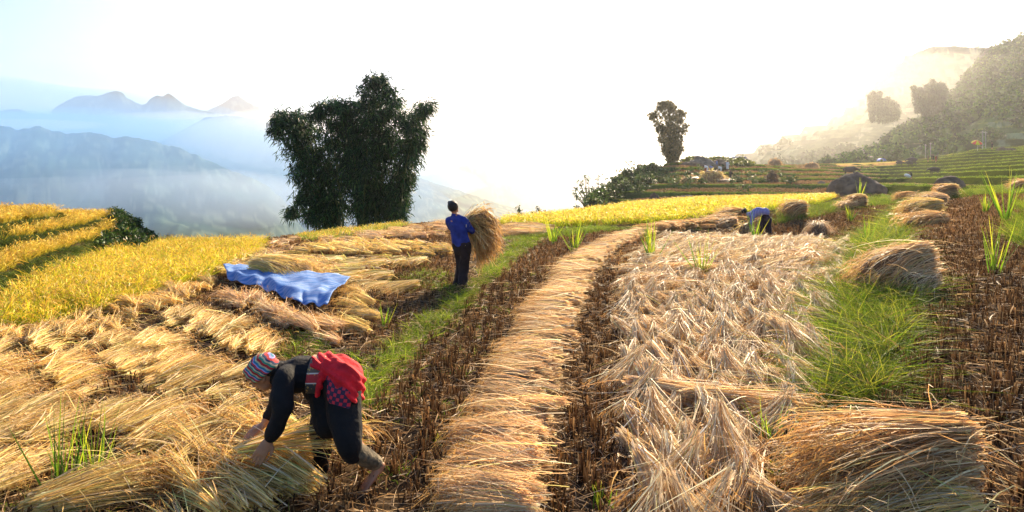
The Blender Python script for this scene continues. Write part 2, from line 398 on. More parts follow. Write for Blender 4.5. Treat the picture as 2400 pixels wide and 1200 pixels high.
sky = nt.nodes.new('ShaderNodeTexSky'); sky.sky_type = 'NISHITA'; sky.sun_disc = False
sky.sun_elevation = SUN_EL; sky.sun_rotation = SUN_AZ; sky.air_density = 1.6; sky.dust_density = .4; sky.ozone_density = 3.; sky.altitude = 900
# thin high cloud over the clear sky
tc = nt.nodes.new('ShaderNodeTexCoord'); mp = nt.nodes.new('ShaderNodeMapping'); mp.inputs['Scale'].default_value = (1.0, 1.0, 4.5)
nz = nt.nodes.new('ShaderNodeTexNoise'); nz.inputs['Scale'].default_value = 2.6; nz.inputs['Detail'].default_value = 7; nz.inputs['Roughness'].default_value = .55
mr = nt.nodes.new('ShaderNodeMapRange'); mr.inputs[1].default_value = .36; mr.inputs[2].default_value = .58; mr.inputs[3].default_value = .05; mr.inputs[4].default_value = .85; mr.clamp = True
mix = nt.nodes.new('ShaderNodeMix'); mix.data_type = 'RGBA'; mix.inputs[7].default_value = (8.5, 8.6, 9.0, 1)
# the cloud sheet lies low and ahead; overhead and behind the sky is clear
sxyz = nt.nodes.new('ShaderNodeSeparateXYZ'); nt.links.new(tc.outputs['Generated'], sxyz.inputs[0])
hi = nt.nodes.new('ShaderNodeMapRange'); hi.interpolation_type = 'SMOOTHSTEP'; hi.inputs[1].default_value = .30; hi.inputs[2].default_value = .62; hi.inputs[3].default_value = 1.; hi.inputs[4].default_value = .04
fw = nt.nodes.new('ShaderNodeMapRange'); fw.interpolation_type = 'SMOOTHSTEP'; fw.inputs[1].default_value = .15; fw.inputs[2].default_value = .95; fw.inputs[3].default_value = .05; fw.inputs[4].default_value = 1.
nt.links.new(sxyz.outputs[2], hi.inputs[0]); dt = nt.nodes.new('ShaderNodeVectorMath'); dt.operation = 'DOT_PRODUCT'; dt.inputs[1].default_value = (math.sin(math.radians(32)), math.cos(math.radians(32)), 0); nt.links.new(tc.outputs['Generated'], dt.inputs[0]); nt.links.new(dt.outputs['Value'], fw.inputs[0])
mA = nt.nodes.new('ShaderNodeMath'); mA.operation = 'MULTIPLY'; mB = nt.nodes.new('ShaderNodeMath'); mB.operation = 'MULTIPLY'
nt.links.new(hi.outputs[0], mA.inputs[0]); nt.links.new(fw.outputs[0], mA.inputs[1]); nt.links.new(mA.outputs[0], mB.inputs[0]); nt.links.new(mr.outputs[0], mB.inputs[1])
nt.links.new(tc.outputs['Generated'], mp.inputs['Vector']); nt.links.new(mp.outputs[0], nz.inputs['Vector']); nt.links.new(nz.outputs['Fac'], mr.inputs[0])
nt.links.new(mB.outputs[0], mix.inputs[0]); tn = nt.nodes.new('ShaderNodeVectorMath'); tn.operation = 'MULTIPLY'; tn.inputs[1].default_value = (.68, .83, 1.12); nt.links.new(sky.outputs[0], tn.inputs[0]); nt.links.new(tn.outputs[0], mix.inputs[6]); nt.links.new(mix.outputs[2], bg.inputs['Color'])
bg.inputs['Strength'].default_value = .06
sl = bpy.data.lights.new('sun', 'SUN'); sl.energy = 5.0; sl.angle = math.radians(.6); sl.color = (1.0, .80, .53)
so = bpy.data.objects.new('sun', sl); COL.objects.link(so)
dirv = Vector((math.sin(SUN_AZ) * math.cos(SUN_EL), math.cos(SUN_AZ) * math.cos(SUN_EL), math.sin(SUN_EL)))
so.rotation_euler = dirv.to_track_quat('Z', 'Y').to_euler(); so.location = (20, 40, 60)
cd = bpy.data.cameras.new('camera'); cam = bpy.data.objects.new('camera', cd); COL.objects.link(cam)
cam.location = (0, 0, EYE); cam.rotation_euler = (math.radians(90), 0, 0)
cd.sensor_width = 36; cd.lens = 36 * F / 2400; cd.shift_y = -(600 - HY) / 2400; cd.clip_end = 30000; cd.clip_start = .05
SC.camera = cam
SC.view_settings.view_transform = 'Standard'; SC.view_settings.look = 'None'; SC.view_settings.gamma = 1
SC.view_settings.exposure = 1.72
SC.cycles.volume_bounces = 1; SC.cycles.max_bounces = 6; SC.cycles.transparent_max_bounces = 6

def mist(label, px, py, Y, sx, sy, sz, dens, seed, colr=(.94, .97, 1, 1), g=.3):
    n, m = 40, 20; A, B = np.meshgrid(np.linspace(0, 2 * np.pi, n + 1)[:-1], np.linspace(-np.pi / 2, np.pi / 2, m))
    x = np.cos(B) * np.cos(A); y = np.cos(B) * np.sin(A); z = np.sin(B); r = .75 + .5 * fbm(x * 2 + seed, y * 2 + z * 2, seed, 3)
    V = np.stack([x * r * sx, y * r * sy, z * r * sz * (.7 + .6 * fbm(x * 3 + 5, y * 3, seed + 1, 3))], -1).reshape(-1, 3)
    Q = np.array([[i * n + j, i * n + (j + 1) % n, (i + 1) * n + (j + 1) % n, (i + 1) * n + j] for i in range(m - 1) for j in range(n)])
    mt, nt_, out_ = newmat('mist'); pv = nt_.nodes.new('ShaderNodeVolumePrincipled'); pv.inputs['Color'].default_value = colr; pv.inputs['Density'].default_value = dens; pv.inputs['Anisotropy'].default_value = g
    nt_.links.new(pv.outputs[0], out_.inputs['Volume']); o = link('mist', mesh_np('mist', V, Q, mt), loc=W(px, py, Y)); tag(o, label, 'mist', kind='stuff')
mist('bank of white mist lying between the dark ridge and the high peaks', 430, 290, 3000, 420, 220, 55, .0015, 1)
mist('thin strip of mist behind the dark ridge at the far left', 90, 292, 2300, 260, 120, 16, .004, 2)
mist('pale smoke drifting over the valley floor at the left', 380, 470, 1250, 420, 160, 60, .0016, 4)
mist('soft mist hiding the foot of the middle mountain', 800, 330, 2000, 520, 200, 110, .0022, 5)
mist('blue air filling the deep valley between the terraces and the mountains', -100, 455, 2200, 1950, 1900, 300, .0011, 6, (.22, .55, 1, 1), 0.)
mist('sunlit golden haze hanging over the terraces below the far hills', 1830, 330, 420, 150, 150, 55, .00045, 7, (.97, .93, .86, 1), .76)  # extra haze volume, added to bring back the sun glow around these hills
# ------------------------------------------------------------- blades, straw and leaves
UP = np.array([0., 0., 1.])
def nrm(v): return v / np.maximum(np.linalg.norm(v, axis=-1, keepdims=True), 1e-9)
def ribbons(R, D, L, wd, bend, nseg, c0, c1=None, side=None, taper=.25, wave=0.):
    """N curved strips. R roots (N,3), D unit directions, L lengths, wd widths, bend (N,3) offset*t^2"""
    N = len(R); D = nrm(D)
    if side is None: side = nrm(np.cross(D, rng.normal(size=(N, 3)) + 1e-3))
    t = np.linspace(0, 1, nseg + 1)
    P = R[:, None] + D[:, None] * (L[:, None] * t)[..., None] + bend[:, None] * (t ** 2)[None, :, None]
    if wave:
        ph = rng.uniform(0, 6.28, (N, 1)); k2 = nrm(np.cross(D, side))
        P = P + (k2[:, None] * 1.0) * (np.sin(ph + t * rng.uniform(2, 6, (N, 1))) * wave * L[:, None])[..., None]
    ww = (wd[:, None] * (1 - (1 - taper) * t[None] ** 1.5) * .5)[..., None]
    S = side[:, None] * ww
    V = np.stack([P - S, P + S], 2).reshape(-1, 3)
    b = (np.arange(N) * (nseg + 1) * 2)[:, None] + (np.arange(nseg) * 2)[None]
    Q = np.stack([b, b + 1, b + 3, b + 2], -1).reshape(-1, 4)
    if c1 is None: c1 = c0
    C = c0[:, None] * (1 - t)[None, :, None] + c1[:, None] * t[None, :, None]
    C = np.repeat(C, 2, axis=1).reshape(-1, 3)
    return V, Q, C
def join(L):
    o = 0; V = []; Q = []; C = []
    for v, q, c in L:
        V.append(v); Q.append(q + o); C.append(c); o += len(v)
    return np.concatenate(V), np.concatenate(Q), np.concatenate(C)
def pick(pal, n, jit=.18):
    pal = np.array(pal); w = pal[:, 3] / pal[:, 3].sum()
    i = rng.choice(len(pal), n, p=w)
    return np.clip(pal[i, :3] * (1 + rng.normal(0, jit, (n, 1))), .003, .95)
def instances(T, pts, ang, scl, tint=None, tilt=None):
    """copies of template geometry list T (v,q,c) placed at pts, merged to one"""
    out = []
    which = rng.integers(0, len(T), len(pts))
    for k, (v, q, c) in enumerate(T):
        idx = np.where(which == k)[0]
        if not len(idx): continue
        a = ang[idx]; s = scl[idx]
        ca, sa = np.cos(a), np.sin(a)
        x = v[None, :, 0] * s[:, None]; y = v[None, :, 1] * s[:, None]; z = v[None, :, 2] * s[:, None]
        if tilt is not None:
            tl = tilt[idx]; z0 = z
            z = z0 * np.cos(tl)[:, None] + x * np.sin(tl)[:, None]; x = x * np.cos(tl)[:, None] - z0 * np.sin(tl)[:, None]
        X = x * ca[:, None] - y * sa[:, None] + pts[idx, 0:1]
        Yv = x * sa[:, None] + y * ca[:, None] + pts[idx, 1:2]
        Z = z + pts[idx, 2:3]
        V = np.stack([X, Yv, Z], -1).reshape(-1, 3)
        Q = (q[None] + (np.arange(len(idx)) * len(v))[:, None, None]).reshape(-1, 4)
        C = np.broadcast_to(c[None], (len(idx),) + c.shape)
        if tint is not None: C = C * tint[idx][:, None]
        out.append((V, Q, C.reshape(-1, 3)))
    return join(out)

STRAW = mat_blade('dry_straw', .38, .55, 1.0, .35)
LEAF = mat_blade('rice_leaf', .45, .5)
GRS = mat_blade('grass_leaf', .42, .6, 1.0, .12)
STB = mat_blade('cut_stem', .12, .9, 1.0, .05)
FOL = mat_blade('foliage', .30, .5); FOL2 = mat_blade('far_foliage', .15, .9, 1.15, .0)
CORE = mat_plain('straw_mass', (.17, .105, .05), .95, .4, 25, .6)

PAL_PALE = [(.80,.58,.32,3),(.66,.43,.21,3),(.90,.74,.48,2.2),(.46,.25,.11,1.5),(.72,.46,.25,2),(.62,.52,.18,.6)]
PAL_GOLD = [(.86,.58,.18,3),(.92,.70,.28,2.5),(.66,.44,.13,2),(.44,.28,.10,1),(.56,.54,.14,1.0),(.80,.62,.38,2)]
PAL_RUST = [(.70,.42,.18,3),(.58,.32,.12,2.5),(.82,.60,.32,2),(.36,.20,.09,1.5),(.66,.55,.22,1)]
PAL_EAR = [(.56,.32,.10,3),(.42,.22,.07,2),(.66,.42,.16,2)]
PAL_STUB = [(.18,.092,.035,3),(.10,.052,.022,3),(.32,.18,.07,1.5),(.05,.028,.014,2.5),(.52,.35,.17,.4)]
PAL_GRASS = [(.17,.27,.02,3),(.30,.40,.03,2.5),(.09,.16,.02,2),(.44,.46,.05,1),(.30,.22,.07,.6)]
PAL_RICE = [(.70,.60,.03,3),(.46,.50,.03,3),(.88,.62,.03,2.5),(.30,.36,.03,1.2),(.62,.38,.05,1.2)]

def ears(root, D, n_per, pal, L=.10, w=.006):
    """drooping grain heads: several short curled strips at each root"""
    R = np.repeat(root, n_per, 0); DD = np.repeat(D, n_per, 0) + rng.normal(0, .35, (len(R), 3))
    n = len(R)
    return ribbons(R, DD, rng.uniform(.6, 1.3, n) * L, np.full(n, w), np.stack([rng.normal(0, .3, n), rng.normal(0, .3, n), -rng.uniform(.4, 1.2, n)], 1) * L, 2, pick(pal, n), taper=.5)

def t_handful(n=120, L=.9, pal=PAL_PALE, r=.045, spread=.20, arch=.10, w=.0055, ear=2, drop=.0, nseg=4):
    """cut rice lying along +X, cut ends at x=0, grain heads at x=L"""
    a = rng.uniform(0, 6.28, n); rr = r * np.sqrt(rng.uniform(0, 1, n))
    R = np.stack([rng.normal(0, .035, n), rr * np.cos(a), r + rr * np.sin(a)], 1)
    fan = rng.normal(0, spread * .6, n)
    D = np.stack([np.ones(n), fan + R[:, 1] * 1.5, rng.normal(.0, .05, n) + (rr * np.sin(a)) * 1.2 + arch], 1)
    LL = L * rng.uniform(.72, 1.12, n)
    bd = np.stack([rng.normal(0, .03, n), rng.normal(0, .05, n), -rng.uniform(.6, 1.4, n) * arch * 1.2 - drop], 1) * LL[:, None]
    c = pick(pal, n)
    g = [ribbons(R, D, LL, rng.uniform(.8, 1.7, n) * w, bd, nseg, c, c * rng.uniform(.75, 1.1, (n, 1)), taper=.35, wave=.012)]
    if ear:
        k = rng.random(n) < .55
        tip = R + nrm(D) * LL[:, None] * .93 + bd * .86
        g.append(ears(tip[k], nrm(D)[k] + [0, 0, -.2], ear, PAL_EAR, .11, w * 1.5))
    # stray bent leaves
    m = n // 6
    g.append(ribbons(np.stack([rng.uniform(0, L, m), rng.normal(0, spread * .3, m), rng.uniform(.02, .09, m)], 1), np.stack([rng.normal(.5, .6, m), rng.normal(0, .6, m), rng.uniform(-.1, .5, m)], 1), rng.uniform(.12, .4, m), np.full(m, w * 1.3), np.stack([rng.normal(0, .1, m), rng.normal(0, .1, m), -rng.uniform(.05, .25, m)], 1), 3, pick(pal, m)))
    return join(g)

def t_tuft_down(n=140, L=.68, pal=[(.84,.66,.38,3),(.72,.52,.28,3),(.92,.78,.54,2.2),(.50,.30,.14,1.3),(.76,.52,.28,2),(.62,.54,.20,.6)]):
    """handful propped on the stubble: cut ends gathered high, heads fanning down along +X"""
    a = rng.uniform(0, 6.28, n); rr = .035 * np.sqrt(rng.uniform(0, 1, n))
    h = rng.uniform(.13, .27)
    R = np.stack([rng.normal(0, .03, n) + rr * np.cos(a), rr * np.sin(a), h + rng.normal(0, .03, n)], 1)
    fan = rng.normal(0, .17, n) * rng.uniform(.7, 1.3) + rng.normal(0, .2)
    D = np.stack([np.ones(n) * .9, fan, -rng.uniform(.1, .50, n)], 1)
    LL = L * rng.uniform(.6, 1.15, n)
    bd = np.stack([rng.normal(0, .08, n), fan * .3 + rng.normal(0, .12, n), -rng.uniform(.0, .25, n)], 1) * LL[:, None]
    c = pick(pal, n)
    g = [ribbons(R, D, LL, rng.uniform(.8, 1.8, n) * .0055, bd, 4, c, c * .9, taper=.35, wave=.03)]
    tip = R + nrm(D) * LL[:, None] * .93 + bd * .86; tip[:, 2] = np.maximum(tip[:, 2], .02)
    k = rng.random(n) < .6
    g.append(ears(tip[k], np.stack([np.ones(k.sum()) * .6, fan[k], -np.ones(k.sum()) * .3], 1), 2, PAL_EAR, .10, .008))
    v, q, cc = join(g); v[:, 2] = np.where(v[:, 2] < .01, .01 + (v[:, 2] * .1), v[:, 2]); v[:, 0] -= L * .35
    return v, q, cc

def t_stubble(n=16, h=.15, w=.008, pal=PAL_STUB):
    R = np.stack([rng.normal(0, .022, n), rng.normal(0, .022, n), np.full(n, -.01)], 1)
    D = np.stack([rng.normal(0, .16, n), rng.normal(0, .16, n), np.ones(n)], 1)
    c = pick(pal, n, .25)
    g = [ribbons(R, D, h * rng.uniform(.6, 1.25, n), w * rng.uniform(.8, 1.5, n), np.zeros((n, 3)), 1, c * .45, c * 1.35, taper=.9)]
    m = 4
    g.append(ribbons(np.stack([rng.normal(0, .03, m), rng.normal(0, .03, m), np.full(m, h * .5)], 1), np.stack([rng.normal(0, 1, m), rng.normal(0, 1, m), rng.uniform(0, .4, m)], 1), rng.uniform(.05, .16, m), np.full(m, w * .6), np.stack([rng.normal(0, .02, m), rng.normal(0, .02, m), -rng.uniform(.02, .1, m)], 1), 2, pick([(.52,.34,.17,2),(.30,.17,.08,2)], m)))
    return join(g)

def t_rice(n=22, h=.6, w=.009, pal=PAL_RICE, lean=.30):
    R = np.stack([rng.normal(0, .03, n), rng.normal(0, .03, n), np.zeros(n)], 1)
    D = np.stack([rng.normal(.05, lean, n), rng.normal(0, lean, n), np.ones(n)], 1)
    LL = h * rng.uniform(.7, 1.15, n)
    b = np.stack([D[:, 0] * .5 + rng.normal(0, .15, n), D[:, 1] * .5 + rng.normal(0, .15, n), -rng.uniform(.05, .35, n)], 1) * LL[:, None]
    c = pick(pal, n)
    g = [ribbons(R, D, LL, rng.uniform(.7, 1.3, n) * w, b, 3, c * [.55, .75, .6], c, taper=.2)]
    k = rng.random(n) < .5
    tip = R + nrm(D) * LL[:, None] * .85 + b * .72
    g.append(ears(tip[k], nrm(D)[k], 1, [(.74,.46,.07,3),(.60,.34,.05,2),(.80,.62,.12,2)], .14, w * 1.6))
    return join(g)

def t_shoots(n=14, h=.55, w=.012, spread=.28):
    R = np.stack([rng.normal(0, .03, n), rng.normal(0, .03, n), np.zeros(n)], 1)
    D = np.stack([rng.normal(0, spread, n), rng.normal(0, spread * .7, n), np.ones(n)], 1)
    LL = h * rng.uniform(.5, 1.05, n)
    c = pick([(.20,.34,.02,3),(.44,.52,.03,2.5),(.75,.68,.05,1.5),(.09,.17,.02,1.5)], n)
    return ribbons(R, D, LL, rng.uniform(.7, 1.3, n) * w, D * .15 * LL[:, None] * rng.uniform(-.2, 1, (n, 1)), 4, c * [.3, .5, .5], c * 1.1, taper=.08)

def t_grass(n=26, h=.22, w=.006, pal=PAL_GRASS, lean=.5):
    R = np.stack([rng.normal(0, .06, n), rng.normal(0, .06, n), np.zeros(n)], 1)
    D = np.stack([rng.normal(0, lean, n), rng.normal(0, lean, n), np.ones(n)], 1)
    LL = h * rng.uniform(.5, 1.3, n)
    b = np.stack([D[:, 0] * .6, D[:, 1] * .6, -rng.uniform(.1, .5, n)], 1) * LL[:, None]
    c = pick(pal, n)
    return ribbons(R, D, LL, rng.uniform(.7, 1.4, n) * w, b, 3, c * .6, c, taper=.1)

def rnd(n, a=0, b=6.2832): return rng.uniform(a, b, n)
def stuff(name, G, mat, label, cat, group=None):
    o = link(name, mesh_np(name, G[0], G[1], mat, G[2]))
    return tag(o, label, cat, group, 'stuff')

# ------------------------------------------------------------- standing rice
def rice_points(poly, dens, ymax, yr=None, lod=1.0): return area_pts(poly, dens, yr, lod, ymax)
P = rice_points(A_RICE1, 60, 30, (7.5, 28), .7)
# keep the crop off the terraces
sdA = sdpoly(P[:, 0], P[:, 1], TA); P = P[sdA > .55]
T = [t_rice(20, .44, .009) for _ in range(8)]
sc_ = rng.uniform(.8, 1.2, len(P)) ; 
tint = (.75 + .5 * fbm(P[:, 0] * .6, P[:, 1] * .6, 71))[:, None] * np.array([1, 1, 1])
stuff('rice_field', instances(T, P, rnd(len(P)), sc_, tint), LEAF, 'golden ripe rice standing in the large left field below the terraces', 'rice crop')
PAL_R2 = [(.70,.44,.05,3),(.56,.40,.04,2.5),(.80,.54,.07,2.5),(.34,.32,.03,1.2),(.60,.32,.04,2)]
T2 = [t_rice(20, .40, .010, PAL_R2) for _ in range(8)]
def ring(inner, outers, dens, x0, x1, y0, y1, margin):
    n = int(dens * (x1 - x0) * (y1 - y0)); X = rng.uniform(x0, x1, n); Y = rng.uniform(y0, y1, n)
    k = (sdpoly(X, Y, inner) < -margin)
    for o_ in outers: k &= (sdpoly(X, Y, o_) > .30)
    px = X / Y * F + CX; k &= (px > -330) & (px < 300 + 0 * X)
    X = X[k]; Y = Y[k]; return np.column_stack([X, Y, terrain(X, Y)])
for inner, outers, y1, lab in ((TA, [TB], 26, 'lowest'), (TB, [TC], 27, 'middle'), (TC, [], 26, 'topmost')):
    P = ring(inner, outers, 46, -26, -7, 5, y1, .08)
    if lab != 'topmost':   # end of the terrace keeps clear of the scrub bank
        P = P[P[:, 1] < (22.6 if lab == 'lowest' else 24.2)]
    tint = (.75 + .5 * fbm(P[:, 0] * .7, P[:, 1] * .7, 72))[:, None] * np.array([1, 1, 1])
    stuff('rice_terrace', instances(T2, P, rnd(len(P)), rng.uniform(.75, 1.1, len(P)), tint), LEAF, 'orange gold rice on the %s of the three left terraces' % lab, 'rice crop')
T = [t_rice(9, .42, .020, [(.84,.66,.04,3),(.66,.58,.04,2.5),(.92,.72,.06,2.5),(.38,.42,.04,1)]) for _ in range(6)]
P = area_pts(A_RICE2, 75, (22, 58), 1.0, 58)
stuff('rice_field', instances(T, P, rnd(len(P)), rng.uniform(.8, 1.2, len(P))), LEAF, 'bright yellow rice band beyond the drying straw, below the rocky knoll', 'rice crop')
P = area_pts(A_RICE3, 80, (20, 38), 1.0, 38)
T = [t_rice(10, .35, .016, [(.42,.46,.05,3),(.30,.38,.04,3),(.62,.58,.08,1.5)]) for _ in range(6)]
stuff('rice_field', instances(T, P, rnd(len(P)), rng.uniform(.8, 1.2, len(P))), LEAF, 'thin strip of greenish rice at the foot of the big bamboo', 'rice crop')

# ------------------------------------------------------------- grass
def grass_obj(poly, dens, label, yr=None, h=.22, pal=PAL_GRASS, w=.006, lod=.9, name='grass', ymax=45, n=26, lean=.5):
    P = area_pts(poly, dens, yr, lod, ymax)
    k = rng.random(len(P)) < .25 + 1.1 * fbm(P[:, 0] * 1.4, P[:, 1] * 1.4, 81, 3); P = P[k]
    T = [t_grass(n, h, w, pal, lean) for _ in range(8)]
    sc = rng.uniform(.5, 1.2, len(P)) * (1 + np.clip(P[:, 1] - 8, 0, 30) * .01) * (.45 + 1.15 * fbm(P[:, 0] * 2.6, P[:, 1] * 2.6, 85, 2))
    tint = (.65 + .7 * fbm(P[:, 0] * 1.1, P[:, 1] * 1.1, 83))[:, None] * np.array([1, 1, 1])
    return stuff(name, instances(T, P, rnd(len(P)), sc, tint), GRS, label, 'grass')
grass_obj(A_BUND1, 150, 'bright green grass on the narrow bund between the standing man and the bending woman', (5, 34), .17)
grass_obj(A_BUND2, 200, 'long green grass on the wide bund on the right beside the drying straw', (5.2, 27), .36, [(.17,.27,.02,3),(.30,.38,.03,2.5),(.09,.16,.02,2.5),(.50,.50,.05,1.2),(.40,.28,.10,1.4)], lod=.8, n=30, lean=.7)
grass_obj([(620,830),(650,790),(720,790),(790,840),(860,850),(840,900),(700,850)], 90, 'green weeds between straw mats behind the bending woman', (7, 12), .15)
grass_obj([(880,640),(960,610),(1050,640),(1060,690),(960,690),(880,670)], 70, 'green weeds left of the standing man', (10, 17), .16)
grass_obj([(1180,560),(1290,540),(1500,533),(1640,528),(1640,540),(1450,545),(1290,560),(1200,585)], 60, 'strip of grass along the far bund under the yellow rice', (18, 34), .2)
grass_obj([(1800,520),(1830,500),(1900,490),(1960,478),(2130,460),(2240,450),(2400,440),(2500,440),(2500,455),(2300,462),(2140,475),(2080,482),(1960,500),(1900,512),(1820,528)], 110, 'sunlit grass on the far bund carrying the row of straw sheaves', (20, 40), .28, ymax=40, lod=.7)
grass_obj([(2370,560),(2380,500),(2395,460),(2460,450),(2560,560),(2420,590)], 130, 'green grass at the right edge of the stubble field', (9, 22), .3)
grass_obj([(700,1260),(0,1260),(0,1180),(80,1100),(250,1080),(330,1150)], 10, 'sparse weeds at the near left between the straw', (3.6, 5.2), .13)
grass_obj(A_STRIP, 9, 'sparse green shoots among the stubble of the middle strip', (3.8, 16), .09)
grass_obj([(1780,1260),(1800,1120),(1840,1000),(1880,1000),(1860,1100),(1850,1260)], 90, 'low leafy weeds left of the big near sheaf', (3.6, 5.5), .10, w=.012)

# ------------------------------------------------------------- stubble
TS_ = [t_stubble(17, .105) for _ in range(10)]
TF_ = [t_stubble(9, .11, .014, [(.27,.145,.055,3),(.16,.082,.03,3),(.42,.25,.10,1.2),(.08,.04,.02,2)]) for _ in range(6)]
def rows(P, s):   # pull points onto planting rows
    q = P.copy(); q[:, 0] = np.round(q[:, 0] / s) * s + rng.normal(0, s * .16, len(q)); q[:, 1] = np.round(q[:, 1] / s) * s + rng.normal(0, s * .16, len(q))
    _, u = np.unique(np.round(P[:, :2] / s), axis=0, return_index=True); q = q[u]; q[:, 2] = terrain(q[:, 0], q[:, 1]); return q
SP = []
for poly, yr in ((A_STRIP, (3.7, 30)), (A_STRIP2, (3.7, 28)), (A_RIGHT, (3.5, 30)), (A_UPR, (14, 30)),
                 ([(640,720),(830,690),(930,640),(1050,700),(960,760),(880,850),(830,900),(800,800)], (7, 15)), ([(440,690),(520,660),(560,720),(700,800),(700,830),(560,790),(400,730)], (7, 14)),
                 ([(0,1260),(0,850),(800,850),(860,1260)], (3.7, 8.2)), ([(620,560),(1060,520),(1060,700),(620,650)], (12, 30)),
                 (A_HAND, (3.7, 22)), ([(1800,1260),(1850,1000),(2100,960),(2110,1260)], (3.7, 6))):
    SP.append(rows(area_pts(poly, 400 if yr[1] < 9 else 190, yr, 0.0, 32), .165))
SP = np.concatenate(SP)
_, u = np.unique(np.round(SP[:, :2] / .15), axis=0, return_index=True); SP = SP[u]
SPpx, SPpy = proj(SP[:, 0], SP[:, 1], SP[:, 2])
vis = (inpoly(SPpx, SPpy, A_STRIP) | inpoly(SPpx, SPpy, A_RIGHT) | inpoly(SPpx, SPpy, A_STRIP2)) & (SPpx > 0) & (SPpx < 2390) & (SPpy < 1195) & ~((SPpx > 1850) & (SPpx < 2280) & (SPpy > 970)) & ~((SPpx < 900) & (SPpy > 1000))
order = np.where(vis)[0][np.argsort(SP[vis][:, 1])][:296]
single = np.zeros(len(SP), bool); single[order] = True
ms = [mesh_np('rice_stubble', *t_stubble(20, .145, .009)[:2], None, None) for _ in range(0)]
tm = []
for k in range(10):
    v, q, c = t_stubble(20, .125, .0085); tm.append(mesh_np('rice_stubble', v, q, STB, c))
for n_, i in enumerate(order):
    o = bpy.data.objects.new('rice_stubble', tm[n_ % 10]); COL.objects.link(o)
    o.location = SP[i]; o.rotation_euler = (0, 0, random.uniform(0, 6.28)); s = random.uniform(.75, 1.3); o.scale = (s, s, s * random.uniform(.8, 1.2))
    px_ = SPpx[i]
    if px_ < 1290: lab, g = 'short brown clump of cut rice stubble in the middle strip left of the straw windrow', 'stubble clumps in the middle strip'
    elif px_ < 1800: lab, g = 'short brown clump of cut rice stubble in the gap right of the straw windrow', 'stubble clumps in the gap beside the windrow'
    else: lab, g = 'short rusty clump of cut rice stubble in the right-hand field', 'stubble clumps in the right field'
    tag(o, lab, 'stubble', g)
rest = SP[~single]; far = rest[:, 1] > 14
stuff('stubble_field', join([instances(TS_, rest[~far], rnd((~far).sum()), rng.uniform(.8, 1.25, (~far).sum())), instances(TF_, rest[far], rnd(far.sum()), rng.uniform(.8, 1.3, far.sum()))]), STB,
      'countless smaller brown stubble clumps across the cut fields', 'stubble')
# loose litter
def litter(poly, dens, yr, L=(.08, .35), w=.005, pal=None):
    P = area_pts(poly, dens, yr, .9, 32); n = len(P)
    R = P + [0, 0, .015] + np.column_stack([np.zeros(n), np.zeros(n), rng.uniform(0, .05, n)]); a = rnd(n)
    D = np.stack([np.cos(a), np.sin(a), rng.normal(0, .18, n)], 1)
    return ribbons(R, D, rng.uniform(*L, n), rng.uniform(.7, 1.4, n) * w * (1 + P[:, 1] * .02), np.stack([rng.normal(0, .05, n), rng.normal(0, .05, n), -rng.uniform(0, .04, n)], 1), 3, pick(pal or [(.52,.35,.18,3),(.36,.22,.10,3),(.68,.50,.30,1),(.2,.12,.06,2)], n))
ALLN = [(-100,1260),(0,800),(300,740),(620,570),(1060,525),(1500,540),(2100,480),(2450,450),(2700,1260)]
stuff('straw_litter', litter(ALLN, 260, (3.4, 30)), STRAW, 'loose stalks and dry leaves scattered over the mud between the clumps', 'straw litter')
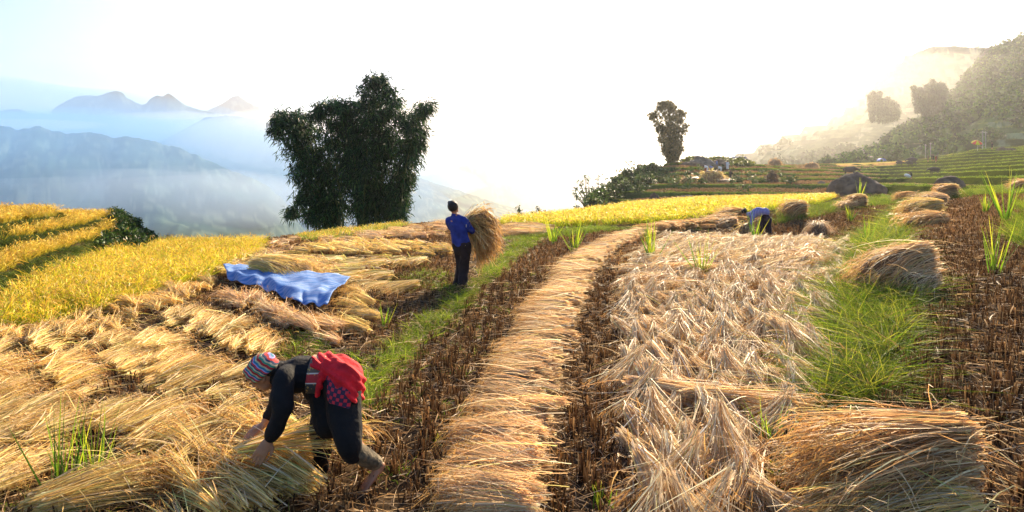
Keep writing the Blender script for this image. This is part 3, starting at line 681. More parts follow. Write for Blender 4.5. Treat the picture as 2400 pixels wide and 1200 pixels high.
# ------------------------------------------------------------- laid straw
def world_dir(px, py, v):
    a = p2g(px, py); b = p2g(px + v[0] * 40, py + v[1] * 40); d = b[:2] - a[:2]
    return math.atan2(d[1], d[0])
TH = {}
for key, pal, n, w_ in (('pale', PAL_PALE, 110, .0052), ('gold', PAL_GOLD, 110, .0052), ('rust', PAL_RUST, 110, .0055)):
    TH[key] = [t_handful(n, .72, pal, .05, rng.uniform(.14, .28), rng.uniform(.04, .12), w_) for _ in range(7)]
    TH[key + '_far'] = [t_handful(46, .74, pal, .06, .24, .08, .012, nseg=3, ear=1) for _ in range(6)]
def mat_of_straw(name, poly, v, label, dens=11, yr=None, key='gold', jit=.17, lift=(.04, .11), wav=.16, ymax=40, rowgap=.0, sc=(.85, 1.15)):
    P = area_pts(poly, dens, yr, .35, ymax)
    c = np.mean(np.array(poly), 0); a0 = world_dir(min(max(c[0], 5), 2395), min(c[1], 1190), v)
    if rowgap:     # rows across the straw: pull butts onto lines so the ends make ridges
        u = P[:, 0] * math.cos(a0) + P[:, 1] * math.sin(a0) + (fbm(P[:, 0], P[:, 1], 5, 2) - .5) * .3
        r = np.round(u / rowgap) * rowgap; d = (r - u) + rng.normal(0, .035, len(u))
        P[:, 0] += d * math.cos(a0); P[:, 1] += d * math.sin(a0)
        lay = (np.round(u / rowgap) % 2) * .0
    st = dens in (26,); q1, q2, pr = (.17, .18, .04) if st else (.14, .18, .15)
    if st: sc = (.70, .92)
    e1 = P[:, :2] + q1 * np.array([math.cos(a0), math.sin(a0)]); e2 = P[:, :2] - q2 * np.array([math.cos(a0), math.sin(a0)]); inn = np.ones(len(P), bool)
    for e in (e1, e2):
        qx, qy = proj(e[:, 0], e[:, 1], terrain(e[:, 0], e[:, 1])); inn &= inpoly(qx, qy, poly)
    P = P[inn | (rng.random(len(P)) < pr)]
    n = len(P)
    ang = a0 + rng.normal(0, jit, n) * .6 + (fbm(P[:, 0] * .9, P[:, 1] * .9, 14, 2) - .5) * 2 * wav * 1.6
    P[:, 2] = terrain(P[:, 0], P[:, 1]) + rng.uniform(*lift, n) + (fbm(P[:, 0] * 2, P[:, 1] * 2, 15, 2) - .5) * .10
    # centre the handful on its point
    P[:, 0] -= np.cos(ang) * .36; P[:, 1] -= np.sin(ang) * .36
    tint = (.78 + .44 * fbm(P[:, 0] * 1.3, P[:, 1] * 1.3, 16, 2) + rng.normal(0, .07, n))[:, None] * np.array([1, 1, 1])
    far = P[:, 1] > 13; G = []
    s = rng.uniform(*sc, n); tl = rng.normal(-.04, .05, n)
    if (~far).any(): G.append(instances(TH[key], P[~far], ang[~far], s[~far], tint[~far], tl[~far]))
    if far.any(): G.append(instances(TH[key + '_far'], P[far], ang[far], s[far], tint[far], tl[far]))
    return stuff(name, join(G), STRAW, label, 'straw mat')
mats = [
 ([(-150,790),(0,778),(170,768),(300,718),(420,685),(520,638),(600,602),(640,600),(600,632),(525,655),(470,700),(400,740),(330,775),(250,805),(200,825),(100,838),(0,843),(-150,850)], (-.4,-.7), 'long mat of cut straw laid along the edge of the left golden rice', 16, 'gold', 0, None),
 ([(-150,880),(0,868),(85,868),(95,900),(150,970),(215,1010),(160,1050),(120,1110),(20,1200),(-20,1260),(-150,1260)], (1,-.4), 'golden straw mat at the very left edge beside the green rice shoots', 26, 'gold', 0, None),
 ([(85,850),(190,838),(245,885),(330,935),(450,1010),(560,1070),(430,1110),(325,1060),(225,985),(120,905)], (1,-.45), 'narrow straw strip between two dark furrows at the near left', 26, 'gold', 0, None),
 ([(205,822),(300,795),(395,795),(520,855),(605,905),(590,955),(525,1005),(440,955),(345,905),(250,862)], (1,-.5), 'broad golden straw mat left of the bending woman', 26, 'gold', 0, None),
 ([(350,765),(375,738),(450,738),(560,765),(660,800),(640,845),(600,885),(520,840),(425,788)], (.9,-.6), 'straw mat behind the headscarf of the bending woman', 26, 'gold', 0, None),
 ([(250,1260),(330,1165),(440,1100),(530,1060),(600,1010),(640,965),(735,965),(745,1030),(705,1100),(680,1160),(690,1260)], (-.85,-.5), 'thick straw mat at the feet of the bending woman where her hands reach', 19, 'gold', .5, None),
 ([(190,1040),(330,1075),(420,1115),(330,1175),(250,1260),(110,1260),(150,1130)], (1,-.35), 'golden straw mat low at the near left, just right of the green shoots', 26, 'gold', .4, None),
 ([(505,694),(530,690),(620,718),(700,754),(780,765),(825,800),(745,812),(660,782),(580,742),(520,716)], (-.5,-.3), 'straw laid along the lower edge of the blue tarp', 11, 'pale', 0, None),
 ([(770,750),(800,702),(845,690),(890,712),(888,765),(835,788),(785,780)], (-1,-.3), 'rounded heap of straw at the right end of the blue tarp', 14, 'gold', 0, None),
 ([(560,642),(640,622),(730,630),(860,650),(950,690),(900,705),(820,688),(735,668),(600,655)], (-1,.2), 'straw mat along the upper edge of the blue tarp', 12, 'gold', 0, None),
 ([(620,582),(700,562),(690,598),(665,618),(600,622)], (-1,-.2), 'straw patch at the far corner of the left golden rice', 9, 'pale', 0, None),
 ([(700,582),(860,572),(1050,584),(1060,606),(900,606),(700,602)], (-1,-.1), 'straw mat across the terrace behind the dark ridge line, left of the standing man', 9, 'gold', 0, None),
 ([(600,634),(720,618),(900,616),(1000,624),(960,638),(740,640)], (-1,.1), 'straw mat in the middle of the terrace left of the standing man', 9, 'gold', 0, None),
 ([(740,566),(900,548),(1050,526),(1060,560),(900,566),(760,576)], (-1,-.1), 'pale dry straw below the green strip at the big bamboo', 9, 'pale', 0, None),
 ([(1175,530),(1300,535),(1275,550),(1190,562)], (-1,0), 'pale straw patch right of the carried sheaf', 9, 'pale', 0, None),
 ([(1490,535),(1640,524),(1720,508),(1740,530),(1650,540),(1540,545)], (-1,0), 'dull straw patch in front of the yellow rice band', 8, 'rust', 0, None),
]
for poly, v, lab, dens, key, gap, yr in mats:
    mat_of_straw('straw_mat', poly, v, lab, dens, yr, key, rowgap=gap)

# the long windrow
def windrow(path, label, key, off, step=.075, wide=.9, h=.16, yr=None):
    G = np.array([p2g(*p) for p in path]); seg = np.hypot(*np.diff(G[:, :2], axis=0).T); s = np.concatenate([[0], np.cumsum(seg)])
    # smooth the path
    ss = np.arange(0, s[-1], step); X = np.interp(ss, s, G[:, 0]); Y = np.interp(ss, s, G[:, 1])
    k = np.ones(25) / 25; Xp = np.convolve(np.pad(X, 12, 'edge'), k, 'valid'); Yp = np.convolve(np.pad(Y, 12, 'edge'), k, 'valid')
    tg = np.arctan2(np.gradient(Yp), np.gradient(Xp))
    n = len(ss); ang = tg + math.pi / 2 + np.interp(Yp, *off) + rng.normal(0, .13, n) + (fbm(ss * 1.1, ss * 0, 9, 3) - .5) * .45
    P = np.stack([Xp - np.cos(ang) * (.20 + rng.normal(0, .06, n)), Yp - np.sin(ang) * .20, terrain(Xp, Yp) + h + rng.uniform(-.08, .06, n) + (fbm(ss * 1.6, ss * 0 + 3, 19, 2) - .5) * .12], 1)
    rep = np.repeat(np.arange(n), 3); P = P[rep]; ang = ang[rep] + rng.normal(0, .1, len(rep)); P[1::3, 2] -= .07; P[2::3, 2] -= .03; P[:, :2] += rng.normal(0, .05, (len(P), 2))
    tint = (.65 + .6 * fbm(P[:, 0] * 3, P[:, 1] * 3, 18, 2) + rng.normal(0, .14, len(P)))[:, None] * np.array([1, 1, 1])
    far = P[:, 1] > 13; sc = rng.uniform(.50, .76, len(P)); tl = rng.normal(-.08, .07, len(P)); Gs = []
    m_ = int(n * 5); j = rng.integers(0, n, m_); aa = tg[j] + math.pi / 2 + np.interp(Yp[j], *off) + rng.normal(0, .35, m_); of = rng.uniform(-.26, .22, m_)
    R_ = np.stack([Xp[j] - np.cos(aa) * .2 + np.cos(tg[j] + 1.57) * of, Yp[j] - np.sin(aa) * .2 + np.sin(tg[j] + 1.57) * of, terrain(Xp[j], Yp[j]) + h + rng.uniform(.08, .20, m_) - np.abs(of) * .15], 1)
    Gs.append(ribbons(R_, np.stack([np.cos(aa), np.sin(aa), rng.normal(.02, .12, m_)], 1), rng.uniform(.2, .62, m_), rng.uniform(.7, 1.5, m_) * (.004 + Yp[j] * .0003), np.stack([rng.normal(0, .07, m_), rng.normal(0, .07, m_), -rng.uniform(.0, .14, m_)], 1), 4, pick(PAL_PALE, m_), wave=.02))
    if (~far).any(): Gs.append(instances(TH[key], P[~far], ang[~far], sc[~far], tint[~far], tl[~far]))
    if far.any(): Gs.append(instances(TH[key + '_far'], P[far], ang[far], sc[far], tint[far], tl[far]))
    return stuff('straw_windrow', join(Gs), STRAW, label, 'straw windrow')
windrow([(1150,1300),(1172,1150),(1195,1050),(1225,950),(1258,850),(1292,760),(1335,680),(1390,612),(1455,572),(1520,555)], 'long raised row of cut straw running up the middle from the near edge', 'pale', ([4, 7, 12, 20], [-.45, -.25, -.05, 0.]), step=.07)
windrow([(1530,552),(1600,540),(1670,528),(1720,518)], 'brownish far end of the straw row, near the far bending worker', 'rust', ([0, 50], [0., 0.]), .09, h=.2)

# handfuls propped to dry
G0 = []
TD = [t_tuft_down(130) for _ in range(10)]
y = 3.75; r_ = 0
while y < 22:
    x = -1 + (r_ % 2) * .1
    while x < 12:
        G0.append((x + random.gauss(0, .04), y + random.gauss(0, .07))); x += random.uniform(.17, .25)
    y += random.uniform(.40, .50); r_ += 1
G0 = np.array(G0); Z0 = terrain(G0[:, 0], G0[:, 1]); qx, qy = proj(G0[:, 0], G0[:, 1], Z0 + .1)
keep = inpoly(qx, qy, A_HAND) & (rng.random(len(G0)) > .04); G0 = np.column_stack([G0, Z0])[keep]; qx = qx[keep]; qy = qy[keep]
o_ = np.argsort(G0[:, 1]); G0 = G0[o_]; qx = qx[o_]; qy = qy[o_]
angs = -math.pi / 2 + np.clip(rng.normal(-.12, .20, len(G0)), -1, .8) - sst(G0[:, 1], 9, 14) * rng.uniform(.0, .9, len(G0))
tdm = [mesh_np('straw_handful', v, q, STRAW, c) for v, q, c in TD]
NI = 296
vis_i = [i for i in range(len(G0)) if 0 < qx[i] < 2395 and qy[i] < 1190][:NI]; vs = set(vis_i)
for n_, i in enumerate(vis_i):
    o = bpy.data.objects.new('straw_handful', tdm[n_ % 10]); COL.objects.link(o)
    o.location = G0[i]; o.rotation_euler = (random.gauss(0, .06), random.gauss(0, .06), angs[i]); s = random.uniform(.85, 1.2); o.scale = (s, s, s)
    if G0[i, 1] < 5.6: lab, g = 'pale propped handful of cut rice, in the nearest rows left of the big sheaf', 'handfuls of cut rice drying in the nearest rows'
    elif G0[i, 1] < 8.5: lab, g = 'pale propped handful of cut rice, in the middle rows beside the wide grassy bund', 'handfuls of cut rice drying in the middle rows'
    else: lab, g = 'pale propped handful of cut rice, in the far rows of the drying patch', 'handfuls of cut rice drying in the far rows'
    tag(o, lab, 'straw handful', g)
rest = np.array([i for i in range(len(G0)) if i not in vs])
TDF = [t_tuft_down(60) for _ in range(6)]
for T_ in TDF: pass
stuff('straw_mat', instances(TDF, G0[rest], angs[rest], rng.uniform(.95, 1.3, len(rest))), STRAW, 'farthest dense rows of drying cut rice in front of the far bending worker', 'straw mat')
mat_of_straw('straw_mat', [(1470,625),(1560,565),(1730,552),(1870,570),(1985,590),(1960,650),(1940,700),(1700,700),(1440,700)], (-1,.45), 'tangled straw lying between the propped handfuls in the far half of the patch', 3.5, (8, 22), 'pale', jit=.7, lift=(.04, .16))
mat_of_straw('straw_mat', [(1430,700),(1945,700),(1900,950),(1830,1260),(1400,1260),(1425,900)], (-.6,1), 'loose straw lying low under the near propped handfuls', 2.5, (3.6, 9), 'pale', jit=.6, lift=(.0, .05))

# bundles with a place of their own
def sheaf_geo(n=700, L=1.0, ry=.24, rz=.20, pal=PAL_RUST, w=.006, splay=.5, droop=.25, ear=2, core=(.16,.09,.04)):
    a = rnd(n); rr = np.sqrt(rng.uniform(.25, 1, n))
    yy = ry * rr * np.cos(a); zz = rz * rr * np.sin(a)
    R = np.stack([rng.normal(0, .05, n), yy * .8, rz + zz * .9], 1)
    D = np.stack([np.ones(n), yy * splay * 1.6 + rng.normal(0, .10, n), zz * splay * 1.3 + rng.normal(.03, .09, n)], 1)
    LL = L * rng.uniform(.6, 1.1, n)
    b = np.stack([-rng.uniform(0, .08, n), rng.normal(0, .07, n) + yy * .5, -rng.uniform(.5, 1.5, n) * droop], 1) * LL[:, None]
    c = pick(pal, n)
    g = [ribbons(R, D, LL, rng.uniform(.7, 1.8, n) * w, b, 5, c, c * rng.uniform(.8, 1.15, (n, 1)), taper=.35, wave=.018)]
    k = rng.random(n) < .6; tip = R + nrm(D) * LL[:, None] * .92 + b * .85
    if ear: g.append(ears(tip[k], nrm(D)[k], ear, PAL_EAR, .12, w * 1.5))
    m = n // 7
    g.append(ribbons(np.stack([rng.uniform(0, L * .8, m), rng.uniform(-ry, ry, m), rz + rz * rng.uniform(-.3, 1.05, m)], 1), np.stack([rng.normal(0, 1, m), rng.normal(0, .7, m), rng.normal(.1, .5, m)], 1), rng.uniform(.15, .5, m), np.full(m, w), np.stack([rng.normal(0, .1, m), rng.normal(0, .1, m), -rng.uniform(.1, .4, m)], 1), 3, pick(pal, m), taper=.4))
    # tangled inside
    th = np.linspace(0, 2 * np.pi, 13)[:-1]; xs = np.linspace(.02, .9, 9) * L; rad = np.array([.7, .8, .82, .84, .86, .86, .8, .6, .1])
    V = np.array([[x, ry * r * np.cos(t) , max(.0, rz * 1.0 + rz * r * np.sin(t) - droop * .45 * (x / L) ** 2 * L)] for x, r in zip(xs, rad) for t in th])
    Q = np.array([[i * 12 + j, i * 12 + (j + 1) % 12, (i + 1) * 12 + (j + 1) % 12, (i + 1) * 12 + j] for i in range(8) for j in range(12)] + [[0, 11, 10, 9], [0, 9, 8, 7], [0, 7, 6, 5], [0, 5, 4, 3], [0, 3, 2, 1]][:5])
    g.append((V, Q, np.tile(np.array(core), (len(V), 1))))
    return join(g)
def sheaf(loc, ang, label, n=700, L=1.0, ry=.24, rz=.2, pal=PAL_RUST, tilt=0., w=.006, splay=.5, droop=.25, group=None, name='rice_sheaf', center=True, roll=0.):
    v, q, c = sheaf_geo(n, L, ry, rz, pal, w, splay, droop)
    if center: v = v - [L * .5, 0, 0]
    zf = v[:, 2]; v[:, 2] = np.where(zf < 0, zf * .2, zf)
    o = link(name, mesh_np(name, v, q, STRAW, c), loc=loc); o.rotation_euler = (roll, tilt, ang)
    return tag(o, label, 'sheaf', group)
PI = math.pi
GN = 'sheaves stacked at the near right'
sheaf((2.28, 4.10, .27), PI - .10, 'topmost sheaf of the big near stack at the lower right, its butts tilted up', 1600, .90, .23, .13, PAL_RUST, .13, .006, .30, .14, GN)
sheaf((2.16, 3.90, .13), PI + .06, 'second sheaf of the big near stack, drooping grain heads at its left end', 1500, .90, .22, .14, PAL_RUST, .10, .006, .32, .20, GN)
sheaf((2.06, 3.70, .03), PI + .02, 'third sheaf of the big near stack, cut off by the picture edge', 1300, .88, .22, .13, PAL_GOLD, .06, .006, .32, .20, GN)
sheaf((1.98, 3.50, -.05), PI - .03, 'lowest sheaf of the big near stack, at the bottom of the picture', 900, .86, .2, .13, PAL_RUST, 0, .006, .32, .20, GN)
def gsheaf(px, py, ang, label, n, L, ry, rz, pal=PAL_RUST, dz=0., dY=0., **k):
    g = p2g(px, py); return sheaf((g[0], g[1] + dY, terrain(np.array([g[0]]), np.array([g[1] + dY]))[0] + dz), ang, label, n, L, ry, rz, pal, **k)
gsheaf(2085, 682, PI - .06, 'large sheaf on the wide grassy bund, arched with its butts to the right', 1500, 1.10, .32, .26, PAL_PALE + PAL_RUST[:2], dz=.10, tilt=.16, w=.007, droop=.45, splay=.3)
gsheaf(2120, 690, PI + .3, 'slumped sheaf under the large one on the wide grassy bund', 700, .8, .26, .18, PAL_PALE, dz=-.02, w=.007, droop=.3)
gsheaf(2165, 535, PI, 'lower sheaf of the pile of three on the bund at the right', 700, 1.1, .34, .22, PAL_RUST, w=.011)
gsheaf(2155, 520, PI - .1, 'middle sheaf of the pile of three on the bund at the right', 700, 1.15, .34, .22, PAL_GOLD, dz=.26, w=.011, tilt=.06)
gsheaf(2178, 484, PI, 'pale sheaf at the back of the pile of three on the bund', 600, 1.1, .34, .26, PAL_PALE, w=.012)
gsheaf(2212, 468, PI - .5, 'rusty sheaf standing behind the pile of three, right of them', 500, .9, .40, .34, PAL_RUST, w=.013, droop=.5)
gsheaf(2385, 452, PI - .4, 'dark sheaf at the far right end of the bund', 400, .8, .34, .30, PAL_RUST, w=.014, droop=.5)
gsheaf(2116, 474, PI - .7, 'small rounded sheaf between the bund grass and the big boulder', 400, .9, .34, .26, PAL_RUST, w=.014, droop=.5)
gsheaf(2000, 487, PI, 'rusty sheaf on the far bund right in front of the big boulder', 500, .95, .38, .32, PAL_RUST, w=.014, droop=.5)
gsheaf(1978, 492, PI, 'pale sheaf slipped down in front of the rusty one by the boulder', 400, .9, .30, .2, PAL_PALE, w=.013, droop=.4)
gsheaf(1856, 508, PI - .1, 'big round sheaf on the far bund right of the far bending worker', 600, 1.0, .42, .34, PAL_RUST, w=.014, droop=.45)
gsheaf(1702, 516, PI - .1, 'long sheaf lying behind the head of the far bending worker', 600, 1.2, .36, .26, PAL_RUST, w=.013, droop=.4)
gsheaf(1690, 530, PI + .1, 'low flattened sheaf left of the far bending worker', 400, 1.1, .36, .18, PAL_PALE, w=.012, droop=.4)
gsheaf(1918, 556, PI + 1.2, 'pale heap of straw alone on the dark stubble right of the far worker', 500, 1.0, .34, .30, PAL_PALE, w=.012, droop=.8, splay=.8)
gsheaf(1745, 552, PI + .9, 'small upright bundle at the hands of the far bending worker', 300, .7, .2, .24, PAL_GOLD, w=.011, droop=.7)
# bundles laid across the propped rows
for (px, py, a, L_, lab) in ((1480, 950, -.62, .95, 'loose bundle laid slantwise across the nearest rows of handfuls'), (1620, 985, -.30, .9, 'second loose bundle laid to the right of the slanting one')):
    g = p2g(px, py); v, q, c = t_handful(170, L_, PAL_PALE, .045, .12, .05, .0055)
    o = link('straw_bundle', mesh_np('straw_bundle', v, q, STRAW, c), loc=(g[0], g[1] + .05, g[2] + .15)); o.rotation_euler = (0, .02, a); tag(o, lab, 'bundle')
# the sheaf lying on the tarp
gsheaf(668, 668, -.18, 'thick straw bundle lying on the upper edge of the blue tarp', 1500, 1.35, .34, .20, PAL_GOLD, dz=.14, w=.008, droop=.35, splay=.5, dY=.25)

# ------------------------------------------------------------- blue tarp
def tarp():
    n, m = 70, 26
    top = [(522,652),(600,650),(700,672),(822,688)]; bot = [(533,676),(620,700),(700,738),(768,744)]
    T_ = np.array([p2g(*p) for p in top]); B_ = np.array([p2g(*p) for p in bot])
    u = np.linspace(0, 1, n); k = [0, .27, .62, 1]
    Tt = np.stack([np.interp(u, k, T_[:, i]) for i in (0, 1)], 1); Bb = np.stack([np.interp(u, k, B_[:, i]) for i in (0, 1)], 1)
    t = np.linspace(0, 1, m)[:, None, None]
    XY = Tt[None] * (1 - t) + Bb[None] * t
    Xg, Yg = XY[..., 0], XY[..., 1]; tt = t[..., 0] + 0 * Xg; uu = u[None] + 0 * Xg
    Yg = Yg + .05 * np.sin(uu * 23 + 2 * np.sin(uu * 9)) * tt
    Z = terrain(Xg, Yg) + .27 + .03 * (fbm(uu * 7, tt * 3, 5, 3) - .5) + .018 * np.sin(uu * 40 + tt * 3 + 3 * np.sin(uu * 5)) * (.3 + tt) - .13 * sst(tt, .75, 1) + .03 * np.abs(np.sin(uu * 17 + 1.3)) * sst(tt, .6, 1)
    Z = Z + .05 * (fbm(Xg * 1.6, Yg * 1.6, 37, 3) - .5) + .012 * np.abs(np.sin(Xg * 9 + Yg * 5 + 3 * fbm(Xg * 2, Yg * 2, 39, 2))) + .03 * (fbm(Xg * 7, Yg * 7, 38, 2) - .5)
    m_, nt, out = newmat('tarp_plastic')
    at = nt.nodes.new('ShaderNodeTexCoord'); nz = nt.nodes.new('ShaderNodeTexNoise'); nz.inputs['Scale'].default_value = 3.; nz.inputs['Detail'].default_value = 8
    mp = nt.nodes.new('ShaderNodeMapping'); mp.inputs['Scale'].default_value = (1, 4, 2); nt.links.new(at.outputs['Object'], mp.inputs[0]); nt.links.new(mp.outputs[0], nz.inputs['Vector'])
    cr = nt.nodes.new('ShaderNodeValToRGB'); cr.color_ramp.elements[0].position = .35; cr.color_ramp.elements[0].color = (.05, .19, .52, 1); cr.color_ramp.elements[1].position = .68; cr.color_ramp.elements[1].color = (.34, .47, .72, 1)
    nt.links.new(nz.outputs['Fac'], cr.inputs[0]); p = nt.nodes.new('ShaderNodeBsdfPrincipled'); p.inputs['Roughness'].default_value = .75; p.inputs['Specular IOR Level'].default_value = .2
    nt.links.new(cr.outputs[0], p.inputs['Base Color']); tr = nt.nodes.new('ShaderNodeBsdfTranslucent'); tr.inputs[0].default_value = (.02, .30, .75, 1); mx = nt.nodes.new('ShaderNodeMixShader'); mx.inputs[0].default_value = .3
    nt.links.new(p.outputs[0], mx.inputs[1]); nt.links.new(tr.outputs[0], mx.inputs[2]); nt.links.new(mx.outputs[0], out.inputs[0])
    V = np.stack([Xg, Yg, Z], -1).reshape(-1, 3); o = link('tarp', mesh_np('tarp', V, grid_faces(m, n), m_, smooth=True))
    tag(o, 'faded blue plastic tarp spread over straw on the left', 'tarp'); s = o.modifiers.new('s', 'SOLIDIFY'); s.thickness = .006
tarp()

# ------------------------------------------------------------- single green rice shoots
SH = [(150,1165,175,'tall green rice shoots at the near left, the taller of the pair'),(222,1160,160,'green rice shoots at the near left, the right one of the pair'),
 (1527,618,88,'bright rice shoot between the straw row and the drying patch'),(1645,655,88,'rice shoot with yellow leaves inside the drying patch'),
 (1768,574,66,'rice shoot in front of the far bending worker'),(1345,592,66,'rice shoots in the middle stubble strip, the larger of two'),
 (1297,572,56,'rice shoots in the middle stubble strip, the smaller of two'),(2014,478,48,'spiky yellow shoot in front of the big boulder'),
 (2358,522,100,'tall yellow green shoots on the stubble at the right'),(2330,645,105,'lone green shoot in the middle of the right stubble field'),
 (1802,1050,90,'thin yellow shoot left of the big near sheaf'),(1993,520,30,'small yellow sprig on the dark stubble by the grassy bund'),
 (2310,500,36,'little sprig left of the tall shoots on the right'),(905,770,50,'green sprig beside the bund left of the middle strip'),(2030,580,60,'upright grass tuft beside the large sheaf on the bund'),
 (1410,1195,50,'low green leaves at the bottom edge right of the straw row')]
for px, py, hp, lab in SH:
    g = p2g(px, min(py, 1195)); h = hp * g[1] / F
    v, q, c = t_shoots(24 if hp > 70 else 15, h * 1.28, max(.012, .0017 * g[1]), .26 if hp < 150 else .14)
    o = link('rice_shoots', mesh_np('rice_shoots', v, q, LEAF, c), loc=(g[0], g[1], g[2] - .01)); tag(o, lab, 'rice shoots')

def loose(poly, dens, yr, hz, pal, label, L=(.2, .7), a0=None, sp=3.2):
    P = area_pts(poly, dens, yr, .9, yr[1]); n = len(P); a = (a0 if a0 is not None else 0) + rng.uniform(-sp, sp, n)
    R = P + np.column_stack([np.zeros(n), np.zeros(n), rng.uniform(*hz, n)])
    G = ribbons(R, np.stack([np.cos(a), np.sin(a), rng.normal(.02, .18, n)], 1), rng.uniform(*L, n), rng.uniform(.7, 1.5, n) * (.0045 + P[:, 1] * .0003), np.stack([rng.normal(0, .1, n), rng.normal(0, .1, n), -rng.uniform(.0, .16, n)], 1), 4, pick(pal, n), wave=.03)
    return stuff('loose_straw', G, STRAW, label, 'loose straw')
loose([(0,1260),(-100,850),(0,850),(300,790),(400,740),(560,765),(700,830),(600,900),(730,980),(700,1260)], 14, (3.6, 9.5), (.12, .26), PAL_GOLD, 'single golden stalks strewn over the near left straw mats')
loose(A_HAND, 16, (3.6, 20), (.10, .30), PAL_PALE, 'single pale stalks strewn over the propped handfuls')
loose([(2250,1260),(2270,960),(2400,960),(2400,1260)], 60, (3.4, 6), (.02, .14), PAL_RUST, 'broken stalks on the ground at the cut ends of the near stack')
# ------------------------------------------------------------- trees and bushes
def leaf_cloud(C, out, n_per, size, pal, droop=.4, tint=None, w=.30):
    """leaves round spray centres C; out = outward directions"""
    R = np.repeat(C, n_per, 0); n = len(R); O = np.repeat(out, n_per, 0)
    D = nrm(O * rng.uniform(.0, 1.2, (n, 1)) + rng.normal(0, .6, (n, 3)) + [0, 0, -droop])
    R = R + rng.normal(0, size * .55, (n, 3))
    c = pick(pal, n, .25)
    if tint is not None: c = c * np.repeat(tint, n_per, 0)
    L = size * rng.uniform(.7, 1.4, n)
    v, q, cc = ribbons(R, D, L, L * w * rng.uniform(.7, 1.3, n), np.stack([np.zeros(n), np.zeros(n), -rng.uniform(0, .3, n) * L], 1), 2, c, c, taper=.15)
    return v, q, cc
def tube_np(P, r, k=6, col=(.08,.06,.04)):
    P = np.array(P, float); r = np.broadcast_to(r, len(P)).astype(float); T = nrm(np.gradient(P, axis=0)); ref = np.array([.31, .95, .05])
    A = nrm(np.cross(T, ref)); B = np.cross(T, A); th = np.linspace(0, 2 * PI, k + 1)[:-1]
    V = P[:, None] + r[:, None, None] * (A[:, None] * np.cos(th)[None, :, None] + B[:, None] * np.sin(th)[None, :, None]); V = V.reshape(-1, 3); n = len(P)
    Q = np.array([[i * k + j, i * k + (j + 1) % k, (i + 1) * k + (j + 1) % k, (i + 1) * k + j] for i in range(n - 1) for j in range(k)])
    return V, Q, np.tile(np.array(col), (len(V), 1))
BARK = mat_blade('bark', .0, .85)
PAL_BAM = [(.016,.050,.016,3),(.028,.080,.022,2),(.009,.028,.012,3),(.06,.11,.025,.7)]
def bamboo(label, Y, bases, tips, rad, leaf, sprays, per, pal, group=None, lowfrac=.10, lowr=1., wleaf=.24, name='bamboo_clump', cr=.05, depth=None, culm_col=(.07,.09,.03)):
    b0 = W(np.mean([b[0] for b in bases]), np.mean([b[1] for b in bases]), Y)
    root = empty(name, b0, label, 'bamboo', group)
    Cs = []; Os = []; Ts = []; G = []
    dep = depth or rad * 2.2
    for (tx, ty) in tips:
        x0_, x1_ = min(t_[0] for t_ in tips), max(t_[0] for t_ in tips); want = bases[0][0] + (bases[-1][0] - bases[0][0]) * (tx - x0_) / max(x1_ - x0_, 1)
        j = min(range(len(bases)), key=lambda i: abs(bases[i][0] - want))
        bx, by = bases[j]; dy = rng.normal(0, dep * .5)
        B = W(bx + rng.normal(0, rad * .25) * F / Y, by, Y + dy * .35); Tp = W(tx, ty, Y + dy)
        M = B * .35 + Tp * .65; M[2] = B[2] + (Tp[2] - B[2]) * .80
        M[:2] = B[:2] + (Tp[:2] - B[:2]) * .42
        s = np.linspace(0, 1, 14)[:, None]; cur = (1 - s) ** 2 * B + 2 * s * (1 - s) * M + s ** 2 * Tp
        G.append(tube_np(cur, cr * (1 - .8 * s[:, 0]), 5, culm_col))
        n = int(sprays * (np.linalg.norm(Tp - B) / 8)); u = rng.uniform(lowfrac, 1.0, n)[:, None]
        c = (1 - u) ** 2 * B + 2 * u * (1 - u) * M + u ** 2 * Tp
        rr = rad * (.50 + .55 * np.sin(PI * np.clip(u, 0, 1) ** .8)) * (.35 + .65 * rng.random((n, 1)) ** .5)
        rr = rr * (lowr + (1 - lowr) * u)
        lump = .7 + .6 * vnoise(u[:, 0] * 7, np.full(n, tx * .1), 3)[:, None]
        d = nrm(rng.normal(0, 1, (n, 3)) * [1, 1, .6]); c = c + d * rr * lump; c[:, 2] -= rng.uniform(0, rad * .3, n)
        c[:, 2] = np.maximum(c[:, 2], B[2] + .02 * (Tp[2] - B[2]))
        nt2 = int(sprays * .22); d2 = nrm(rng.normal(0, 1, (nt2, 3))); c2 = Tp + [0, 0, -rad * .35] + d2 * rad * .58 * rng.random((nt2, 1)) ** .4 * [1, 1, .9]
        c = np.concatenate([c, c2]); d = np.concatenate([d, d2]); u = np.concatenate([u, np.ones((nt2, 1))]); n += nt2
        Cs.append(c); Os.append(d); Ts.append((.7 + .7 * vnoise(u[:, 0] * 9, np.full(n, tx * .37), 8))[:, None] * np.ones(3))
    v, q, c = leaf_cloud(np.concatenate(Cs), np.concatenate(Os), per, leaf, pal, .75, np.concatenate(Ts), wleaf)
    link('foliage', mesh_np('foliage', v, q, FOL, c), root)
    v, q, c = join(G); link('stems', mesh_np('stems', v, q, BARK, c), root)
    return root
